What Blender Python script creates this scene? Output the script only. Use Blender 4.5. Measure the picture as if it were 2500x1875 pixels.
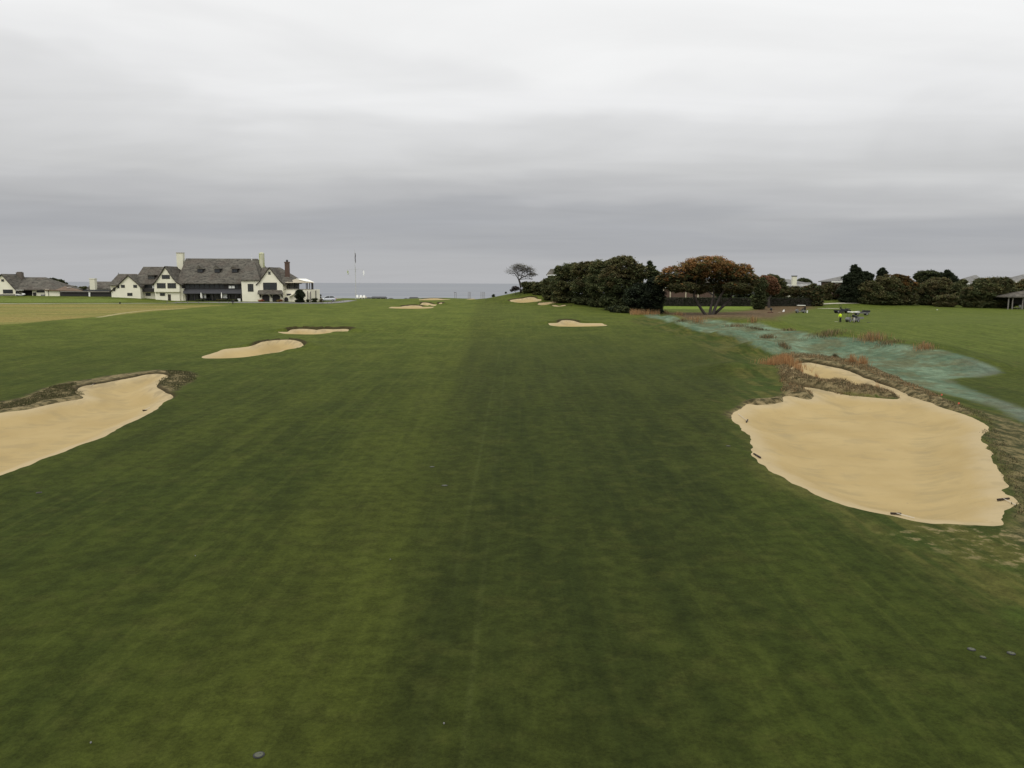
import bpy, bmesh, math, random
import numpy as np
from mathutils import Vector, Matrix

for o in list(bpy.data.objects): bpy.data.objects.remove(o)
C = bpy.context.scene.collection
SC = bpy.context.scene
R = math.radians
# ------------------------------------------------------------------ camera
F = 1925.0                    # focal length in pixels of the 2500 px wide photograph
H = 9.5                       # camera height above the near fairway
PITCH = R(7.27); ROLL = 0.0044
cam_d = bpy.data.cameras.new('camera'); cam = bpy.data.objects.new('camera', cam_d); C.objects.link(cam)
cam_d.sensor_width = 36; cam_d.lens = F*36/2500; cam_d.clip_start = .5; cam_d.clip_end = 120000
CM = Matrix.Rotation(math.pi/2-PITCH, 4, 'X') @ Matrix.Rotation(ROLL, 4, 'Z')
cam.matrix_world = Matrix.Translation((0, 0, H)) @ CM
SC.camera = cam
SC.view_settings.view_transform = 'Standard'; SC.view_settings.look = 'None'
SC.view_settings.exposure = 0; SC.view_settings.gamma = 1; SC.view_settings.use_curve_mapping = False
# ------------------------------------------------------------------ world: overcast sky
wd = bpy.data.worlds.new('World'); SC.world = wd; wd.use_nodes = True
class NT:
    def __init__(s, t): s.t = t; s.t.nodes.clear()
    def n(s, typ, ins=None, **pr):
        nd = s.t.nodes.new(typ)
        for k, v in pr.items(): setattr(nd, k, v)
        if ins:
            for k, v in ins.items(): s.set(nd.inputs[k], v)
        return nd
    def set(s, inp, v):
        if isinstance(v, bpy.types.NodeSocket): s.t.links.new(v, inp)
        elif isinstance(v, (tuple, list)) and inp.type == 'RGBA' and len(v) == 3: inp.default_value = (*v, 1)
        else: inp.default_value = v
    def m(s, op, a, b=0.0, c=0.0, clamp=False):
        nd = s.t.nodes.new('ShaderNodeMath'); nd.operation = op; nd.use_clamp = clamp
        for i, v in enumerate((a, b, c)): s.set(nd.inputs[i], v)
        return nd.outputs[0]
    def mix(s, f, a, b, mode='MIX'):
        nd = s.t.nodes.new('ShaderNodeMix'); nd.data_type = 'RGBA'; nd.blend_type = mode; nd.clamp_factor = True
        s.set(nd.inputs[0], f); s.set(nd.inputs[6], a); s.set(nd.inputs[7], b)
        return nd.outputs[2]
    def ss(s, v, lo, hi, a=0.0, b=1.0):
        nd = s.t.nodes.new('ShaderNodeMapRange'); nd.interpolation_type = 'SMOOTHSTEP'
        for k, x in zip((0, 1, 2, 3, 4), (v, lo, hi, a, b)): s.set(nd.inputs[k], x)
        return nd.outputs[0]
    def noise(s, vec, scale, detail=4, rough=.55, dist=0.0):
        nd = s.t.nodes.new('ShaderNodeTexNoise')
        if vec is not None: s.set(nd.inputs['Vector'], vec)
        nd.inputs['Scale'].default_value = scale; nd.inputs['Detail'].default_value = detail
        nd.inputs['Roughness'].default_value = rough; nd.inputs['Distortion'].default_value = dist
        return nd.outputs['Fac']
    def mapping(s, vec, scale=(1, 1, 1), rot=(0, 0, 0), loc=(0, 0, 0)):
        nd = s.t.nodes.new('ShaderNodeMapping'); s.set(nd.inputs[0], vec)
        nd.inputs['Location'].default_value = loc; nd.inputs['Rotation'].default_value = rot; nd.inputs['Scale'].default_value = scale
        return nd.outputs[0]
    def ramp(s, f, stops, interp='LINEAR'):
        nd = s.t.nodes.new('ShaderNodeValToRGB'); s.set(nd.inputs[0], f); cr = nd.color_ramp; cr.interpolation = interp
        while len(cr.elements) < len(stops): cr.elements.new(.5)
        for e, (p, c) in zip(cr.elements, stops): e.position = p; e.color = (*c, 1)
        return nd.outputs[0]
    def xyz(s, vec):
        nd = s.t.nodes.new('ShaderNodeSeparateXYZ'); s.set(nd.inputs[0], vec); return nd.outputs
SUN_EL, SUN_AZ = R(50), R(208)        # azimuth measured from +Y (the sea) towards +X
w = NT(wd.node_tree)
tc = w.n('ShaderNodeTexCoord').outputs['Generated']
X_, Y_, Z_ = w.xyz(tc)
zp = w.m('ADD', w.m('MAXIMUM', Z_, 0.0), 0.07)
cp = w.n('ShaderNodeCombineXYZ', {0: w.m('DIVIDE', X_, zp), 1: w.m('DIVIDE', Y_, zp), 2: 0.0}).outputs[0]
n1 = w.noise(w.mapping(cp, (.55, 1.25, 1), (0, 0, R(-24)), (3.1, 1.7, 0)), 1.0, 5, .52, .5)
n2 = w.noise(w.mapping(cp, (.30, .42, 1), (0, 0, R(-30)), (7.3, 4.2, 0)), 1.0, 4, .5, .5)
n3 = w.noise(w.mapping(tc, (2.2, 2.2, 7.0), (R(14), R(10), 0), (1.3, 0, .4)), 1.0, 4, .5, .6)
el = w.m('ADD', Z_, w.m('ADD', w.m('MULTIPLY', w.m('SUBTRACT', n2, .5), w.m('ADD', .03, w.m('MULTIPLY', w.m('MINIMUM', Z_, .3), .55))), w.m('ADD', w.m('MULTIPLY', X_, .018), w.m('MULTIPLY', w.m('ABSOLUTE', w.m('SUBTRACT', X_, .10)), w.m('MULTIPLY', Z_, -.10)))))
el = w.m('ADD', el, w.m('MULTIPLY', w.m('SUBTRACT', n3, .5), w.m('MULTIPLY', w.m('MINIMUM', Z_, .25), .75)))
col = w.ramp(w.m('MAXIMUM', el, 0.0), [(0, (.462, .466, .482)), (.025, (.45, .455, .472)), (.052, (.395, .402, .425)), (.066, (.415, .42, .438)), (.09, (.505, .506, .515)),
      (.12, (.60, .60, .60)), (.17, (.72, .72, .72)), (.21, (.83, .83, .83)), (.26, (.91, .91, .905)), (.33, (.94, .94, .935)), (1, (.96, .96, .955))], 'EASE')
amp = w.ss(Z_, 0.0, .12, .10, .30)
shade = w.m('MULTIPLY', w.m('ADD', 1.0, w.m('MULTIPLY', w.m('SUBTRACT', n1, .5), amp)), w.ss(Y_, -.9, .3, 1.35, 1.0))
sky = w.n('ShaderNodeTexSky', sky_type='NISHITA', sun_disc=False, sun_elevation=SUN_EL, sun_rotation=SUN_AZ)
vm = w.n('ShaderNodeVectorMath', {0: col}, operation='SCALE'); w.set(vm.inputs['Scale'], shade)
sk = w.n('ShaderNodeVectorMath', {0: sky.outputs[0]}, operation='SCALE'); sk.inputs['Scale'].default_value = .1
fin = w.mix(.04, vm.outputs[0], sk.outputs[0])
bg = w.n('ShaderNodeBackground', {'Color': fin, 'Strength': 1.0})
w.t.links.new(bg.outputs[0], w.n('ShaderNodeOutputWorld').inputs[0])
sl = bpy.data.lights.new('sun', 'SUN'); sl.energy = 1.05; sl.angle = R(30); sl.color = (1, .965, .91)
so = bpy.data.objects.new('sun', sl); C.objects.link(so)
sd_ = Vector((math.sin(SUN_AZ)*math.cos(SUN_EL), math.cos(SUN_AZ)*math.cos(SUN_EL), math.sin(SUN_EL)))
so.rotation_euler = sd_.to_track_quat('Z', 'Y').to_euler(); so.location = (0, 0, 60)

# ------------------------------------------------------------------ helpers
def tag(o, label=None, cat=None, group=None, kind=None):
    if label: o['label'] = label
    if cat: o['category'] = cat
    if group: o['group'] = group
    if kind: o['kind'] = kind
    return o
def empty(name, loc, rz=0.0, label=None, cat=None, group=None):
    o = bpy.data.objects.new(name, None); C.objects.link(o); o.location = loc; o.rotation_euler = (0, 0, rz)
    o.empty_display_size = .3
    return tag(o, label, cat, group)
class G:
    """collects geometry for one mesh"""
    def __init__(s): s.v = []; s.f = []; s.smooth = False
    def add(s, vs, fs):
        b = len(s.v); s.v += [tuple(map(float, p)) for p in vs]; s.f += [tuple(i+b for i in f) for f in fs]; return s
    def box(s, x0, x1, y0, y1, z0, z1):
        return s.add([(x0,y0,z0),(x1,y0,z0),(x1,y1,z0),(x0,y1,z0),(x0,y0,z1),(x1,y0,z1),(x1,y1,z1),(x0,y1,z1)],
                     [(0,3,2,1),(4,5,6,7),(0,1,5,4),(1,2,6,5),(2,3,7,6),(3,0,4,7)])
    def prism_y(s, poly, y0, y1):          # poly of (x,z) extruded along y
        n = len(poly)
        return s.add([(x, y0, z) for x, z in poly]+[(x, y1, z) for x, z in poly],
                     [tuple(range(n)), tuple(range(2*n-1, n-1, -1))]+[(i, (i+1) % n, n+(i+1) % n, n+i) for i in range(n)])
    def prism_z(s, poly, z0, z1):
        n = len(poly)
        return s.add([(x, y, z0) for x, y in poly]+[(x, y, z1) for x, y in poly],
                     [tuple(range(n-1, -1, -1)), tuple(range(n, 2*n))]+[(i, (i+1) % n, n+(i+1) % n, n+i) for i in range(n)])
    def prism_x(s, poly, x0, x1):
        n = len(poly)
        return s.add([(x0, y, z) for y, z in poly]+[(x1, y, z) for y, z in poly],
                     [tuple(range(n-1, -1, -1)), tuple(range(n, 2*n))]+[(i, (i+1) % n, n+(i+1) % n, n+i) for i in range(n)])
    def tube(s, pts, rad, n=6, cap=True):
        pts = [Vector(p) for p in pts]
        if not hasattr(rad, '__len__'): rad = [rad]*len(pts)
        vs, fs = [], []
        for i, p in enumerate(pts):
            d = (pts[min(i+1, len(pts)-1)]-pts[max(i-1, 0)]).normalized()
            a = d.orthogonal().normalized() if abs(d.z) > .99 else d.cross(Vector((0, 0, 1))).normalized()
            b = d.cross(a)
            for k in range(n):
                t = 2*math.pi*k/n; vs.append(p+(a*math.cos(t)+b*math.sin(t))*rad[i])
        for i in range(len(pts)-1):
            for k in range(n): fs.append((i*n+k, i*n+(k+1) % n, (i+1)*n+(k+1) % n, (i+1)*n+k))
        if cap: fs += [tuple(range(n-1, -1, -1)), tuple(range((len(pts)-1)*n, len(pts)*n))]
        return s.add(vs, fs)
    def lathe(s, c, prof, n=16):           # prof (r,z) list, vertical axis
        vs, fs = [], []
        for r, z in prof:
            for k in range(n):
                t = 2*math.pi*k/n; vs.append((c[0]+r*math.cos(t), c[1]+r*math.sin(t), c[2]+z))
        for i in range(len(prof)-1):
            for k in range(n): fs.append((i*n+k, i*n+(k+1) % n, (i+1)*n+(k+1) % n, (i+1)*n+k))
        fs += [tuple(range(n-1, -1, -1)), tuple(range((len(prof)-1)*n, len(prof)*n))]
        return s.add(vs, fs)
    def wheel(s, c, r, w_, n=18):          # axis along y
        prof = [(r*.55, -w_/2), (r*.93, -w_/2), (r, -w_*.3), (r, w_*.3), (r*.93, w_/2), (r*.55, w_/2)]
        vs, fs = [], []
        for rr, y in prof:
            for k in range(n):
                t = 2*math.pi*k/n; vs.append((c[0]+rr*math.cos(t), c[1]+y, c[2]+rr*math.sin(t)))
        for i in range(len(prof)-1):
            for k in range(n): fs.append((i*n+k, i*n+(k+1) % n, (i+1)*n+(k+1) % n, (i+1)*n+k))
        fs += [tuple(range(n)), tuple(range((len(prof)-1)*n, len(prof)*n))]
        return s.add(vs, fs)
    def build(s, name, mat, parent=None, origin=None, bevel=0.0, smooth=False):
        v = np.array(s.v, dtype=float)
        if parent is not None and origin is None: origin = parent_world(parent) if parent.get('_w') else (0, 0, 0)
        if origin is None: origin = (0, 0, 0)
        v = v-np.array(origin)
        me = bpy.data.meshes.new(name); me.from_pydata([tuple(p) for p in v], [], s.f)
        bm = bmesh.new(); bm.from_mesh(me)
        bmesh.ops.recalc_face_normals(bm, faces=bm.faces[:])
        if bevel > 0: bmesh.ops.bevel(bm, geom=bm.edges[:], offset=bevel, segments=1, affect='EDGES', clamp_overlap=True)
        bm.to_mesh(me); bm.free()
        if smooth:
            me.polygons.foreach_set('use_smooth', [True]*len(me.polygons))
        me.materials.append(mat)
        o = bpy.data.objects.new(name, me); C.objects.link(o)
        if parent is not None: o.parent = parent
        elif origin is not None: o.location = origin
        return o
WLOC = {}
def parent_world(p): return WLOC[p.name]
def root_w(name, loc, label, cat, group=None):   # an empty whose children are given in world coordinates
    o = empty(name, loc, 0, label, cat, group); o['_w'] = 1; WLOC[o.name] = tuple(loc); return o
def part_of(obj, rootloc): obj['_w'] = 1; WLOC[obj.name] = rootloc; return obj
def ray(u, v):
    d = CM.to_3x3() @ Vector(((u-1250)/F, -(v-937.5)/F, -1)); return d
def W(u, v, D):                                   # the point at distance y = D seen at pixel (u, v)
    d = ray(u, v); t = D/d.y; return Vector((d.x*t, D, H+d.z*t))
def XZ(u, v, D): p = W(u, v, D); return (p.x, p.z)
rng = np.random.default_rng(7)
def vnoise(x, y, seed=0):
    xi = np.floor(x); yi = np.floor(y); fx = x-xi; fy = y-yi
    fx = fx*fx*(3-2*fx); fy = fy*fy*(3-2*fy)
    def h(a, b): s = np.sin(a*127.1+b*311.7+seed*74.7)*43758.5453; return s-np.floor(s)
    return (h(xi, yi)*(1-fx)+h(xi+1, yi)*fx)*(1-fy)+(h(xi, yi+1)*(1-fx)+h(xi+1, yi+1)*fx)*fy
def fbm(x, y, seed=0, o=4):
    r = 0; a = .5
    for i in range(o): r = r+a*(vnoise(x, y, seed+i)-.5); x = x*2.03+5.1; y = y*2.03+1.7; a *= .5
    return r
def sstep(a, b, x): t = np.clip((x-a)/(b-a), 0, 1); return t*t*(3-2*t)

# ------------------------------------------------------------------ terrain height
_t = np.arange(-300, 3000, .5)
def _tab(xs, ys, sig=5.0):
    z = np.interp(_t, xs, ys); k = np.exp(-.5*(np.arange(-30, 30.5, .5)/sig)**2); k /= k.sum()
    zp_ = np.pad(z, len(k)//2, mode='edge'); return np.convolve(zp_, k, 'valid')
ZC = _tab([-200, 0, 40, 80, 135, 200, 250, 275, 292, 300, 312, 330, 360, 3000], [0, 0, .2, 1.0, 2.3, 3.45, 4.05, 4.0, 3.7, 3.3, 0, -8, -16, -16])
ZR = _tab([-200, 0, 40, 80, 135, 190, 232, 250, 300, 430, 460, 520, 3000], [0, 0, .2, 1.0, 2.8, 2.5, 3.2, 3.5, 3.7, 3.7, -4, -16, -16])
MOUNDS = [  # x, y, sx, sy, h
    (8.5, 242, 8.5, 9, 3.9), (22, 232, 9, 12, 1.5),                   # hill with the lone tree
    (-5.5, 243, 5, 7, .6), (-27, 279, 7, 5, .42), (1, 281, 9, 4, .35),
    (99, 246, 13, 9, 1.7),                                           # rise between the hedges on the right
]
def hump(u, v, s, h, sy=None): MOUNDS.append([*cast1(u, v)[:2], s, sy or s, h])
def T(x, y):
    x = np.asarray(x, float); y = np.asarray(y, float)
    yy = y+np.where(y > 262, 3*np.sin(x/17.0)*sstep(262, 290, y), 0)
    wr = sstep(14, 42, x)
    z = np.interp(yy, _t, ZC)*(1-wr)+np.interp(yy, _t, ZR)*wr
    z = z+sstep(-96, -122, x)*sstep(216, 236, y)*(1-sstep(285, 300, y))*1.0+sstep(-122, -155, x)*sstep(216, 236, y)*(1-sstep(285, 300, y))*.25
    for mx, my, sx, sy, h in MOUNDS:
        z = z+h*np.exp(-.5*((x-mx)/sx)**2-.5*((y-my)/sy)**2)
    far = 1-sstep(285, 310, y)
    z = z+far*(1.1*fbm(x/38+3, y/38, 11, 2)*sstep(20, 90, np.hypot(x, y))+.18*fbm(x/9, y/9, 5, 2))
    return z
def cast(us, vs, off=0.0):
    us = np.atleast_1d(np.asarray(us, float)); vs = np.atleast_1d(np.asarray(vs, float)); off = np.zeros(len(us))+off
    M = np.array(CM.to_3x3()); d = np.stack([(us-1250)/F, -(vs-937.5)/F, -np.ones_like(us)]); d = M @ d; d = d/d[1]
    ts = np.concatenate([np.arange(8, 60, .5), np.arange(60, 420, .75)])
    x = d[0][:, None]*ts; z = H+d[2][:, None]*ts; g = T(x, np.broadcast_to(ts, x.shape))+off[:, None]
    below = z < g; hit = below.argmax(1); hit[~below.any(1)] = len(ts)-1
    a = ts[np.maximum(hit-1, 0)]; b = ts[hit]
    for _ in range(14):
        m = (a+b)/2; below = H+d[2]*m < T(d[0]*m, m)+off; b = np.where(below, m, b); a = np.where(below, a, m)
    return np.stack([d[0]*b, b, T(d[0]*b, b)], 1)
def cast1(u, v): return Vector(cast([u], [v])[0])
def ground(x, y): return float(T(np.array([x]), np.array([y]))[0])
# humps of the seeded bank and of the turf in front of it
for u, v, s, h in [(1640, 782, 3.5, .55), (1731, 793, 5, .8), (1853, 797, 5.5, .9), (1800, 812, 4, .4), (1990, 826, 6, .55), (2085, 838, 6, .75),
                   (2190, 852, 6, .6), (2290, 872, 5.5, .8), (2390, 895, 3.5, .45), (1960, 846, 3.5, .3),
                   (1660, 797, 3.0, .5), (1690, 812, 2.6, .55), (1776, 826, 3.2, .65), (1850, 857, 3.0, .7), (1800, 905, 3.5, .5)]:
    hump(u, v, s*.75, h*1.8)

# ------------------------------------------------------------------ regions, drawn from the photograph and cast on the ground
def zz(pts, x0, y0, s): return [(x0+a/s, y0+b/s) for a, b in pts]
def catmull(P, k=4):
    P = np.asarray(P); n = len(P); out = []
    for i in range(n):
        p0, p1, p2, p3 = P[i-1], P[i], P[(i+1) % n], P[(i+2) % n]
        for j in range(k):
            t = j/k; out.append(.5*((2*p1)+(-p0+p2)*t+(2*p0-5*p1+4*p2-p3)*t*t+(-p0+3*p1-3*p2+p3)*t**3))
    return np.array(out)
def cast_poly(pts, berm=0.0, k=3):
    pts = catmull(pts, k); v = pts[:, 1]; vc = (v.min()+v.max())/2; hv = (v.max()-v.min())/2
    fr = np.clip((vc-v)/hv*1.2+.3, 0, 1)
    return cast(pts[:, 0], v, berm*fr)[:, :2]
def sdist(x, y, P, lim):
    """signed distance (negative inside) to polygon P, evaluated only near it"""
    out = np.full(x.shape, lim, float); lo = P.min(0)-lim; hi = P.max(0)+lim
    k = (x > lo[0]) & (x < hi[0]) & (y > lo[1]) & (y < hi[1])
    if not k.any(): return out
    px, py = x[k], y[k]; d = np.full(px.shape, 1e9); ins = np.zeros(px.shape, bool)
    for (ax, ay), (bx, by) in zip(P, np.roll(P, -1, 0)):
        ex, ey = bx-ax, by-ay; L = ex*ex+ey*ey+1e-12
        t = np.clip(((px-ax)*ex+(py-ay)*ey)/L, 0, 1)
        d = np.minimum(d, (px-ax-t*ex)**2+(py-ay-t*ey)**2)
        if by != ay:
            c = ((ay > py) != (by > py)) & (px < ex*(py-ay)/ey+ax); ins ^= c
    d = np.sqrt(d); out[k] = np.minimum(np.where(ins, -d, d), lim); return out
A = lambda p: zz(p, 1550, 740, 2.3284)
B_ = lambda p: zz(p, 0, 740, 2.4578)
Z4 = lambda p: zz(p, 860, 640, 5.53)
Z5 = lambda p: zz(p, 1200, 600, 4.8087)
Z6 = lambda p: zz(p, 1580, 600, 5.821)
BUNKERS = [ # name-label, points, lip, depth, slope width, berm, edge noise
 ('large round sand bunker with a grassy ridge across it, right foreground', A([(545,650),(556,620),(600,595),(635,568),(650,563),(700,572),(780,562),(840,547),(836,525),(870,517),(905,520),(950,532),(1005,535),(1012,520),(985,492),(940,478),(895,468),(878,455),(885,400),(893,352),(950,335),(1000,333),(1060,345),(1150,362),(1230,385),(1300,415),(1370,440),(1430,460),(1500,485),(1560,515),(1640,545),(1700,565),(1760,590),(1820,608),(1900,635),(1960,665),(2010,690),(2012,712),(1980,735),(1970,760),(1990,800),(2020,840),(2045,890),(2050,930),(2080,970),(2110,1010),(2122,1040),(2100,1062),(2110,1085),(2150,1100),(2165,1130),(2112,1180),(2105,1230),(2108,1248),(2080,1262),(1900,1258),(1740,1252),(1600,1238),(1500,1215),(1380,1190),(1270,1165),(1180,1140),(1080,1105),(980,1060),(900,1020),(830,985),(760,950),(700,905),(685,870),(672,850),(668,810),(655,765),(620,720),(590,690)]), .10, .75, 3.5, .15, .28),
 ('long sand bunker cut off by the left edge, left foreground', B_([(0,645),(60,636),(130,628),(200,615),(300,590),(400,570),(470,562),(505,552),(480,541),(455,530),(455,515),(470,500),(520,485),(600,475),(700,455),(800,437),(880,420),(960,416),(1010,430),(975,455),(945,480),(945,495),(975,512),(1005,528),(1038,540),(1030,555),(990,575),(960,600),(940,625),(890,655),(830,685),(760,715),(720,738),(690,755),(640,785),(580,815),(500,840),(420,875),(340,905),(250,935),(150,980),(60,1012),(0,1034),(-300,1150),(-520,1000),(-480,800),(-250,690)]), .12, .7, 3.0, .25, .16),
 ('oval sand bunker with a raked far face, second nearest on the left', B_([(1210,322),(1225,330),(1300,331),(1400,328),(1500,320),(1600,303),(1700,290),(1760,270),(1800,250),(1820,238),(1808,225),(1760,212),(1700,210),(1600,218),(1500,238),(1400,262),(1300,292)]), .2, .7, 2.5, .7, .12),
 ('oval sand bunker with a wavy dark upper lip, left of the fairway centre', B_([(1663,170),(1685,178),(1720,184),(1880,187),(1960,180),(2050,165),(2098,150),(2080,139),(2000,141),(1940,139),(1900,144),(1850,139),(1780,139),(1720,148)]), .42, .7, 2.5, .55, .06),
 ('wide low sand bunker in mid fairway, in front of its smaller twin', Z4([(490,615),(545,602),(552,592),(620,583),(720,576),(750,577),(770,572),(850,570),(930,578),(1000,590),(1060,595),(1110,600),(1090,612),(1040,622),(900,627),(750,627),(600,624),(520,621)]), .25, .5, 2.5, .38, .05),
 ('small sand bunker peeking over the lip of the wide mid fairway bunker', Z4([(885,553),(950,553),(1000,550),(1050,546),(1100,553),(1160,560),(1205,568),(1212,578),(1150,580),(1080,578),(1000,571),(930,562)]), .25, .5, 2.5, .75, .05),
 ('thin farthest sand bunker on the crest against the sea, left of the dark poles', Z4([(895,510),(960,492),(1040,483),(1120,481),(1200,488),(1270,497),(1325,503),(1200,510),(1000,513)]), .15, .3, 2.0, .2, .2),
 ('thin pale sand bunker on the crest just below the dark poles', Z4([(1540,502),(1620,492),(1700,485),(1800,478),(1780,487),(1700,497),(1600,503)]), .1, .3, 2.0, .1, .2),
 ('bright sand bunker in the slope below the lone bare tree', Z5([(205,650),(240,638),(300,620),(370,608),(430,598),(490,597),(530,610),(600,625),(622,638),(560,650),(480,660),(380,668),(290,665)]), .2, .5, 2.5, .35, .2),
 ('narrow tilted sand bunker in front of the dark grove', Z5([(543,690),(560,678),(620,668),(680,655),(750,645),(790,648),(803,658),(760,668),(690,682),(610,697)]), .15, .4, 2.0, .35, .2),
 ('flat thin sand bunker nearest the trunks of the dark grove', Z5([(705,705),(780,695),(860,688),(950,690),(930,700),(850,708),(760,713)]), .15, .4, 2.0, .35, .2),
 ('peaked sand bunker alone on the right half of the fairway', Z5([(660,908),(720,895),(780,880),(820,862),(890,858),(960,866),(1060,878),(1150,893),(1250,905),(1330,925),(1370,936),(1250,943),(1100,946),(950,948),(780,945),(690,932)]), .22, .6, 2.5, .55, .15),
]
BP = [(lab, cast_poly(p, berm), lip, dep, wd_, berm, en) for lab, p, lip, dep, wd_, berm, en in BUNKERS]
ISLE = cast_poly(A([(850,402),(930,396),(1000,430),(1060,455),(1130,462),(1250,482),(1330,488),(1400,502),(1470,518),(1505,545),(1400,541),(1280,530),(1180,517),(1080,497),(1000,480),(950,472),(880,457),(840,450)]), .25)
TEAL = cast_poly([(1584,767),(1633,770),(1682,781),(1731,779),(1770,783),(1804,789),(1853,786),(1885,799),(1914,804),(1975,813),(2022,822),(2091,826),(2194,840),(2280,851),(2345,867),(2405,886),(2437,898),(2443,908),(2430,916),(2388,921),(2318,926),(2366,950),(2430,972),(2500,998),(2640,1045),(2640,1085),(2500,1030),(2452,1006),(2366,976),(2280,955),(2194,929),(2130,903),(2087,886),(2044,873),(1958,867),(1906,865),(1885,865),(1868,856),(1808,832),(1795,820),(1756,818),(1700,807),(1670,796),(1623,783),(1576,772)], 0, 2)
ROUGH = cast_poly([(1540,785),(1640,812),(1706,838),(1770,880),(1800,916),(1798,960),(1785,1000),(1800,1070),(1850,1140),(1950,1220),(2100,1300),(2280,1400),(2500,1560),(2900,1700),(2900,1120),(2500,1010),(2300,945),(2100,880),(1900,850),(1800,815),(1700,795),(1600,772)], 0, 2)
BROWNSIDE = cast_poly([(2380,1000),(2420,1030),(2405,1060),(2430,1110),(2460,1180),(2480,1240),(2465,1290),(2500,1330),(2800,1400),(2800,1150),(2500,1035)], 0, 2)
WORN = cast_poly([(2150,1295),(2300,1280),(2460,1290),(2600,1330),(2600,1450),(2480,1400),(2350,1360),(2200,1330)], 0, 2)
TAN = cast_poly([(-400,741.5),(0,742),(300,742.5),(540,744.5),(529,747),(400,757),(300,768),(200,776),(100,784),(0,793),(-400,806)], 0, 2)
MULCH = cast_poly([(1626,764),(1700,763),(1760,763),(1830,758),(1855,748),(1870,745),(1960,745),(1990,750),(1960,758),(1920,767),(1896,775),(1865,780),(1800,775),(1734,780),(1660,774)], 0, 2)
GREENM = cast_poly([(1600,742),(1720,740),(1790,744.5),(1850,751),(1850,757),(1760,755),(1600,753)], 0, 2)
APRON = cast_poly([(-300,728),(0,728),(150,729),(270,730),(310,733),(300,737),(150,738),(0,738),(-300,738)], 0, 2)
DIRTL = cast_poly(B_([(-60,665),(-60,610),(150,560),(300,500),(400,472),(500,462),(700,430),(900,406),(960,402),(1060,408),(1165,422),(1178,450),(1120,490),(1070,530),(1040,545),(960,560),(500,600),(200,640)]), 0, 2)
DIRTR = cast_poly(A([(545,655),(550,610),(600,578),(640,556),(760,545),(835,530),(830,440),(800,320),(850,292),(1000,300),(1150,318),(1300,350),(1450,410),(1600,480),(1720,530),(1900,615),(1900,640),(1600,560),(1300,480),(1020,560),(800,600)]), 0, 2)
TRACK = cast([240, 290, 338, 400, 450], [774.6, 766, 760, 755.5, 753.5])[:, :2]
# ------------------------------------------------------------------ ground sheet on a polar grid (dense where the photograph looks)
th_f = np.linspace(R(-37), R(37), 1010)
th_c1 = np.linspace(R(37), R(180), 60)[1:]; th_c0 = np.linspace(R(-180), R(-37), 60)[:-1]
TH = np.concatenate([th_c0, th_f, th_c1])
rr = [13.0]
while rr[-1] < 345:
    dr = min(rr[-1]**2*.0009/9, .95); rr.append(rr[-1]+max(dr, .02))
RR = np.concatenate([[0.05, 3, 6, 9, 11.5], rr, np.geomspace(348, 9000, 40)])
NI, NJ = len(RR), len(TH)
def gridxy(I, J):
    r = np.interp(I, np.arange(NI), RR); t = np.interp(J, np.arange(NJ), TH); return r*np.sin(t), r*np.cos(t)
II, JJ = np.meshgrid(np.arange(NI, dtype=float), np.arange(NJ, dtype=float), indexing='ij')
def bunker_sd(x, y):
    ds = []
    for k, (lab, P, lip, dep, wd_, berm, en) in enumerate(BP):
        d = sdist(x, y, P, 8.0)
        near = np.abs(d) < 4
        d[near] += en*2*fbm(x[near]/1.1, y[near]/1.1, 30+k, 3)
        if k == 0:
            di = sdist(x, y, ISLE, 6.0); ni = np.abs(di) < 3
            di[ni] += .3*fbm(x[ni]/.8, y[ni]/.8, 77, 3)
            d = np.maximum(d, -di)
        ds.append(d)
    return ds
x, y = gridxy(II, JJ)
ds = bunker_sd(x, y); S = np.min(ds, 0)
best = np.full(S.shape, 9.0); oi = np.zeros(S.shape); oj = np.zeros(S.shape)
for ax in (0, 1):
    a = [slice(None)]*2; b = [slice(None)]*2; a[ax] = slice(0, -1); b[ax] = slice(1, None); a = tuple(a); b = tuple(b)
    s0, s1 = S[a], S[b]; cr = (s0*s1) < 0
    t = np.where(cr, s0/(s0-s1+1e-12), 0)
    for sl_, tt, sg in ((a, t, 1), (b, 1-t, -1)):
        c = cr & (tt <= .5001) & (tt < best[sl_])
        q = best[sl_]; q[c] = tt[c]; best[sl_] = q
        p, o_ = (oi, oj) if ax == 0 else (oj, oi)
        w1 = p[sl_]; w1[c] = sg*tt[c]; p[sl_] = w1; w2 = o_[sl_]; w2[c] = 0; o_[sl_] = w2
snap = best < 1
x, y = gridxy(II+oi, JJ+oj)
ds = bunker_sd(x, y); S = np.min(ds, 0); S[snap] = 0
z = T(x, y)
zt = z.copy(); lipm = np.zeros(z.shape); farf = np.zeros(z.shape)
for k, (lab, P, lip, dep, wd_, berm, en) in enumerate(BP):
    d = np.where(snap & (np.abs(ds[k]) < .6), 0, ds[k]); m = d < 7.9
    yc = (P[:, 1].min()+P[:, 1].max())/2; hy = (P[:, 1].max()-P[:, 1].min())/2
    fr = np.clip((y-yc)/hy*1.2+.3, 0, 1)
    bm_ = np.where(d >= 0, berm*fr*np.exp(-(d/2.2)**2), berm*fr*(1-sstep(0, wd_*1.3, -d)))
    lf = .015+lip*sstep(.15, .6, fr)
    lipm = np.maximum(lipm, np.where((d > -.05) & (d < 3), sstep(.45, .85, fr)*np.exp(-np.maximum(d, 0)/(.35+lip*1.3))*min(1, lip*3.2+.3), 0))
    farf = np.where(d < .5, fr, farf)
    dd = np.where(d < 0, lf+(dep-lf)*sstep(0, wd_, -d)*(1+.25*fbm(x/1.3, y/1.3, 50+k, 3)), lf*(1-sstep(0, .35, d)))
    zt = zt+np.where(m, bm_-dd, 0)
di = sdist(x, y, ISLE, 4.0)
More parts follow.
